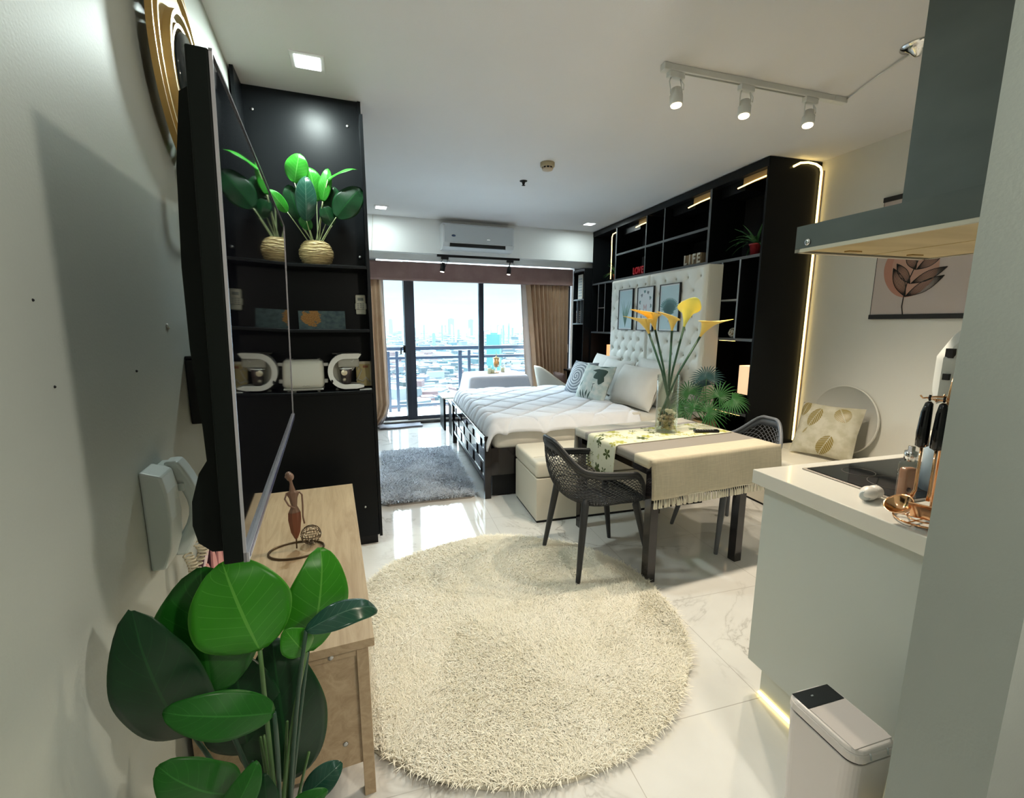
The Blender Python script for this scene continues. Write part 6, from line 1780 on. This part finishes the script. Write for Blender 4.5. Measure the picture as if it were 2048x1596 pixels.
    for k in range(5):
        a = R(110)+2*PI*k/5
        MB().tube([(.012+.045*math.cos(a), .040*math.sin(a), .355), (.012+.058*math.cos(a), .052*math.sin(a), .352), (.012+.066*math.cos(a), .058*math.sin(a), .360)], .0022, 6).build('hook', rg, u)
    def utensil(k, a, kind, label):
        q = thing(kind, label, 'utensil', (u.location.x+.012+.058*math.cos(a), u.location.y+.052*math.sin(a), z), a, 'utensils hanging on the gold stand')
        # local x outwards
        MB().tube([(0, 0, .350), (0, 0, .345), (.004, 0, .32), (.006, 0, .26), (.004, 0, .225), (.002, 0, .222)], [.004, .009, .0125, .0150, .0150, .008], 12).build('handle', G('black_gloss'), q)
        MB().tube([(0, 0, .352), (.002, 0, .36), (.0, 0, .368)], .003, 6).build('hang_loop', G('black_gloss'), q)
        MB().tube([(.003, 0, .226), (.003, 0, .14), (.002, 0, .095), (.012, 0, .075)], [.0035, .0035, .004, .005], 8).build('shaft', rg, q)
        if kind == 'ladle':
            g = MB(); g.M = Matrix.Translation((.045, 0, .052)) @ Matrix.Rotation(R(35), 4, 'Y'); g.lathe([(.001, -.022), (.02, -.018), (.034, 0), (.036, .006), (.033, .002), (.018, -.015), (.001, -.019)], 24, caps=False); g.build('bowl', rg, q)
        else:
            g = MB(); g.M = Matrix.Translation((.035, 0, .048)) @ Matrix.Rotation(R(-42), 4, 'Y'); g.rbox(-.045, .045, -.032, .032, -.0015, .0015, .001, 2); g.build('blade', rg, q)
    utensil(0, R(200), 'spatula', 'gold slotted turner with a black handle on the stand, front left')
    utensil(1, R(240), 'ladle', 'gold ladle with a black handle on the stand, facing the front')
    utensil(2, R(165), 'ladle', 'gold spoon with a black handle on the stand, nearest the perfume bottle')
    utensil(3, R(290), 'spatula', 'gold turner with a black handle on the stand, nearest the partition')
    # cloth pouch hanging on partition, kept on a small hook
    p = thing('fabric_bag', 'white cloth bag with dark print hanging behind the utensil stand', 'bag', (1.97, .87, 1.375), RZ)
    def fb(s):
        def g(a, b):
            x = (a-.5)*.36; zz = (b)*.25-.13
            wd = 1-.65*max(0, b-.6)/.4
            k = (max(0, 1-(2*a-1)**4)*max(0, 1-(2*b-1)**6))**.5
            return (x*wd, s*.05*k, zz+.006*math.sin(a*14))
        return g
    MB().grid(20, 20, fb(1)).build('front', G('cloth_pouch'), p); MB().grid(20, 20, fb(-1)).build('back', G('cloth_pouch'), p)
    MB().box(-.175, -.16, -.02, .0, .02, .05).build('print_mark', G('ink_black'), p); MB().box(-.178, -.165, -.02, .0, -.05, -.03).build('print_mark', G('ink_black'), p)
    MB().tube([(0, 0, .115), (0, -.18, .15), (0, -.375, .15)], .004, 6).build('hook', G('chrome'), p)
    # bin
    n = thing('waste_bin', 'slim white sensor waste bin with a black panel lid beside the cabinet', 'bin', (1.163, .62, 0), R(-4))
    bw, bl = .160, .215
    def rr(x0, x1, y0, y1, rad, z):
        pts = []
        for (cx, cy, a0) in ((x1-rad, y1-rad, 0), (x0+rad, y1-rad, PI/2), (x0+rad, y0+rad, PI), (x1-rad, y0+rad, 1.5*PI)):
            for k in range(7): a = a0+PI/2*k/6; pts.append((cx+rad*math.cos(a), cy+rad*math.sin(a)))
        return pts
    def lift(a, b, z0, z1, m, name, rad=.035, ins0=0, ins1=0):
        P0 = rr(ins0, bw-ins0, ins0, bl-ins0, rad, 0); P1 = rr(ins1, bw-ins1, ins1, bl-ins1, rad, 0)
        g = MB(); k = len(P0); g.add([(p[0], p[1], z0) for p in P0]+[(p[0], p[1], z1) for p in P1], [tuple(range(k-1, -1, -1)), tuple(range(k, 2*k))]+[(i, (i+1) % k, k+(i+1) % k, k+i) for i in range(k)]); g.build(name, m, n, mods=[lambda o: bev(o, .003, 2)])
    lift(0, 0, 0, .372, G('bin_white'), 'body', ins0=.012, ins1=.002)
    lift(0, 0, .372, .379, G('black_matte'), 'seal', ins0=.004, ins1=.004)
    lift(0, 0, .379, .402, G('bin_white'), 'lid', ins0=0, ins1=.001)
    lift(0, 0, .402, .412, G('bin_white'), 'lid_rim', ins0=.002, ins1=.008)
    sp_ = MB().rbox(.012, bw-.012, .148, bl-.012, .4118, .4135, .0015, 2).build('sensor_panel', G('black_gloss'), n)
    MB().rbox(.014, bw-.014, .016, .146, .4118, .4140, .0015, 2).build('flap', mat('flap', (.66, .60, .58), .3), n)
    for x in (.05, .11): MB().tube([(x, .002, .405), (x, -.002, .39)], .002, 6).build('hinge', G('bin_grey'), n)
    MB().tube([(.06, .18, .414), (.066, .18, .414)], .0025, 6).build('indicator', G('bin_grey'), sp_)
kitchen()
# ================================================================== LEAFY PLANTS
def blade(parent, base, tip, w, m, view=(0.2, -1, .35), arch=.12, fold=.18, thin=.0012, narrow=False):
    """broad leaf from base to tip; the upper side looks roughly along -view"""
    base = Vector(base); tip = Vector(tip)
    ax = tip-base; L = ax.length; ax.normalize()
    n = Vector(view); n = (n-ax*n.dot(ax)).normalized()
    sd = ax.cross(n)
    ph = rnd.uniform(0, 6)
    def fn(u, v):
        s = u*2-1
        prof = (math.sin(PI*min(1, v**.92*.985+.012)))**.55
        ww = w/2*prof
        y = s*ww
        h = arch*L*math.sin(PI*v) - fold*abs(y) + .035*w*math.sin(v*11+ph)*s*abs(s) + (.05*L*(v-.85)/.15 if v > .85 else 0)*-1
        return base+ax*(L*v)+sd*y+n*h
    MB().grid(12, 22, fn).build('leaf', G(m), parent, mods=[solidify(thin, 0)])

def stalk(parent, a, b, bend, r0, r1, m):
    a = Vector(a); b = Vector(b); mid = a.lerp(b, .55)+Vector(bend)
    pts = [a.lerp(mid, t)*(1-t)+mid.lerp(b, t)*t for t in [i/8 for i in range(9)]]
    MB().tube(pts, [r0+(r1-r0)*i/8 for i in range(9)], 7).build('stem', G(m), parent)

def plants():
    leafm = {'leaf_bright2': 'leaf_bright'}
    loc = Vector((-.215, 1.0, 0))
    p = thing('potted_plant', 'large broad-leaved green plant in a floor pot at the near end of the oak console', 'plant', loc)
    pt_ = MB().lathe([(.085, 0), (.115, .20), (.120, .20), (.120, .225), (.105, .225), (.10, .19), (.001, .19)], 36).build('pot', G('pot_grey'), p)
    MB().lathe([(.102, .195), (.001, .205)], 24, caps=False).build('soil', G('soil'), pt_)
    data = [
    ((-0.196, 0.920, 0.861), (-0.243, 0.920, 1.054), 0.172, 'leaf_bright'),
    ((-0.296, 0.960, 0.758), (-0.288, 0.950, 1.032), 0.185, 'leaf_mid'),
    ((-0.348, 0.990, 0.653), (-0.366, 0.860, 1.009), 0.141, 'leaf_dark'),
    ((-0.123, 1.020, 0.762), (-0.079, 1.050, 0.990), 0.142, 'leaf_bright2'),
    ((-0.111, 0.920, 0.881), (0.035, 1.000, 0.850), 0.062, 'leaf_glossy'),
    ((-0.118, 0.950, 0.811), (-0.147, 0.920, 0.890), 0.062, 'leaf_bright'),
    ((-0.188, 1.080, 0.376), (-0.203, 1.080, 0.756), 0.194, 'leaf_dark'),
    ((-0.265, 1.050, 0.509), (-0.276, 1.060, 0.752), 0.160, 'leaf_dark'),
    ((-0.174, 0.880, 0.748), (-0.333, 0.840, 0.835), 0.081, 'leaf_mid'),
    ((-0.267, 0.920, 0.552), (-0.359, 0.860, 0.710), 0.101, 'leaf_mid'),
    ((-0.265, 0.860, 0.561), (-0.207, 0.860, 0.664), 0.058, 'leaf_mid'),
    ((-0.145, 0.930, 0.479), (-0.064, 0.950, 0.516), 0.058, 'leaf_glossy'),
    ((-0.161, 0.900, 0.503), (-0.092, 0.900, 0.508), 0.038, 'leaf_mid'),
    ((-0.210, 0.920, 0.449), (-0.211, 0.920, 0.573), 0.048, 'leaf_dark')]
    for i, (b, t, w, m) in enumerate(data):
        b = Vector(b)-loc; t = Vector(t)-loc
        vw = {3: (.5, -1, .3), 4: (.1, -.55, 1), 8: (.1, -1, .5), 11: (.1, -.8, .8)}.get(i, (.15, -1, .35))
        blade(p, b, t, w, leafm.get(m, m), vw, arch=.10 if i not in (4,) else .16, fold=.16)
        root = Vector((.0+.012*math.sin(i*2.1), .012*math.cos(i*1.7), .20))
        stalk(p, root, b, Vector((.015*math.sin(i), 0, .03)), .0058, .0042, 'stem_green' if i in (0, 5) else 'stem_dark')
    for i in range(5):
        a = i*1.26
        stalk(p, (0, 0, .2), (.05*math.cos(a)+.03, .03*math.sin(a), .52+.03*i), (0, 0, .02), .004, .003, 'stem_green')
    # basket plant on the black cabinet
    loc = Vector((-.148, 3.125, 1.851))
    p = thing('potted_plant', 'broad-leaved plant in a round woven basket on the top shelf of the black cabinet', 'plant', loc)
    prof = [(.062, 0), (.082, .02), (.096, .055), (.095, .085), (.078, .125), (.058, .142), (.052, .140), (.07, .11), (.08, .08), (.001, .075)]
    bk = MB().lathe(prof, 48).build('basket', G('basket_weave'), p)
    for k in range(26):
        z0 = .006+.132*k/26; q = z0/.142
        def rad(z): 
            for (r0, a), (r1, b_) in zip(prof[:5], prof[1:6]):
                if a <= z <= b_: return r0+(r1-r0)*(z-a)/(b_-a)
            return .06
        ph = rnd.uniform(0, 6); tl = rnd.uniform(-.010, .010)
        pts = []
        for i in range(48):
            a = 2*PI*i/48; z = min(.14, max(.002, z0+tl*math.sin(a+ph)+.002*math.sin(a*5+ph)))
            r = rad(z)+.002+.0015*math.sin(a*7+ph*3)
            pts.append((r*math.cos(a), r*math.sin(a), z))
        MB().tube(pts, .0024, 5, closed=True).build('strand', G('basket_weave') if k % 3 else mat('straw_light', (.62, .50, .26), .5), bk)
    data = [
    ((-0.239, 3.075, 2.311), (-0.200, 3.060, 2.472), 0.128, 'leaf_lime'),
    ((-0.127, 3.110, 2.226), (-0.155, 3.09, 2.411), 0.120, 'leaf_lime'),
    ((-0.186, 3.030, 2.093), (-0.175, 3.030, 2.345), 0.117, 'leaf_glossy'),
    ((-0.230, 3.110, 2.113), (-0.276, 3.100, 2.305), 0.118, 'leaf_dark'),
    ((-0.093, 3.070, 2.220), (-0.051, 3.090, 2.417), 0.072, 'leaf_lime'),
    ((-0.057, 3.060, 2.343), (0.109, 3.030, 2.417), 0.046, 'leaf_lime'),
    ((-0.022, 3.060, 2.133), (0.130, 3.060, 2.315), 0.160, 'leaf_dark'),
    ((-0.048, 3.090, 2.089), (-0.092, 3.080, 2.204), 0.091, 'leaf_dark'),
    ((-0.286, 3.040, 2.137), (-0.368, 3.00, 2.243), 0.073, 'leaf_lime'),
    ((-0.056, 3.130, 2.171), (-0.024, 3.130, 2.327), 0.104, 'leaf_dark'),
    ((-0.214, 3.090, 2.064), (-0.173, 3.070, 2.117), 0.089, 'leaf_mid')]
    for i, (b, t, w, m) in enumerate(data):
        b = Vector(b)-loc; t = Vector(t)-loc
        blade(p, b, t, w, m, {5: (0, -.6, 1)}.get(i, (.05, -1, .25)), arch=.07, fold=.12)
        root = Vector((.012*math.sin(i*2.1), .012*math.cos(i*1.7), .09))
        stalk(p, root, b, (0, 0, .01), .0032, .0024, 'stem_pale')
    # fan palm on the nightstand
    loc = rf(.19, -.30, .50)
    p = thing('potted_palm', 'green fan palm in a dark woven pot on the nightstand beside the bed', 'plant', loc, RZ)
    prof = [(.075, 0), (.105, .05), (.108, .09), (.095, .13), (.086, .13), (.09, .09), (.001, .085)]
    bk = MB().lathe(prof, 36).build('basket', G('basket_dark'), p)
    for k in range(12):
        z = .01+.118*k/12; r = .078+.032*math.sin(PI*min(1, (z+.02)/.17))
        MB().tube([((r+.0015*math.sin(7*a+k))*math.cos(a), (r)*math.sin(a), z+.003*math.sin(a*3+k)) for a in [2*PI*i/36 for i in range(36)]], .0035, 5, closed=True).build('strand', G('basket_dark'), bk)
    def frond(c, nrm, up, rad, m, spread=2.5, n=22):
        c = Vector(c); nrm = Vector(nrm).normalized(); up = Vector(up); up = (up-nrm*up.dot(nrm)).normalized(); sd = up.cross(nrm)
        g = MB()
        for k in range(n):
            a = -spread+2*spread*k/(n-1); d = up*math.cos(a)+sd*math.sin(a); l = rad*(1-.12*abs(a)/spread)*rnd.uniform(.92, 1.05)
            pr = d.cross(nrm)
            vs = []; 
            for i in range(6):
                q = i/5; w = .0058*(.55+.9*q)*(1-q**3)+.0006
                pt = c+d*(l*q)-nrm*(.16*l*q*q)+Vector((0, 0, -.22*l*q**3))
                vs += [tuple(pt-pr*w), tuple(pt+nrm*.002), tuple(pt+pr*w)]
            g.add(vs, [f for i in range(5) for f in ((i*3, i*3+1, i*3+4, i*3+3), (i*3+1, i*3+2, i*3+5, i*3+4))])
        g.build('frond', G(m), p)
        stalk(p, (0, 0, .09), c, (0, 0, .02), .0045, .003, 'palm_green')
    # local frame: x towards the wall, y away from the camera along the wall
    N1 = (-.8, -.5, .35)
    for c, nn, up, rad, m, sp in (
        ((.05, .07, .50), (-.7, -.6, .3), (.15, .1, 1), .18, 'palm_blue', 1.9),
        ((-.05, .17, .35), (-.8, -.5, .4), (-.3, .6, 1), .19, 'palm_green', 2.3),
        ((.04, -.12, .36), (-.7, -.6, .3), (.4, -.4, 1), .20, 'palm_green', 2.4),
        ((-.10, .02, .24), (-.8, -.4, .5), (-.3, .2, 1), .19, 'palm_green', 2.6),
        ((-.04, -.10, .22), (-.7, -.7, .4), (.2, -.8, .6), .19, 'palm_green', 2.5),
        ((.06, -.26, .36), (-.5, -.6, .8), (.2, -1, .1), .15, 'palm_green', 2.0),
        ((.08, .14, .42), (-.8, -.3, .3), (.2, .9, .5), .16, 'palm_blue', 2.0),
        ((-.13, .14, .22), (-.7, -.5, .7), (-.6, .7, .2), .17, 'palm_green', 2.3)):
        frond(c, nn, up, rad, m, sp)
plants()
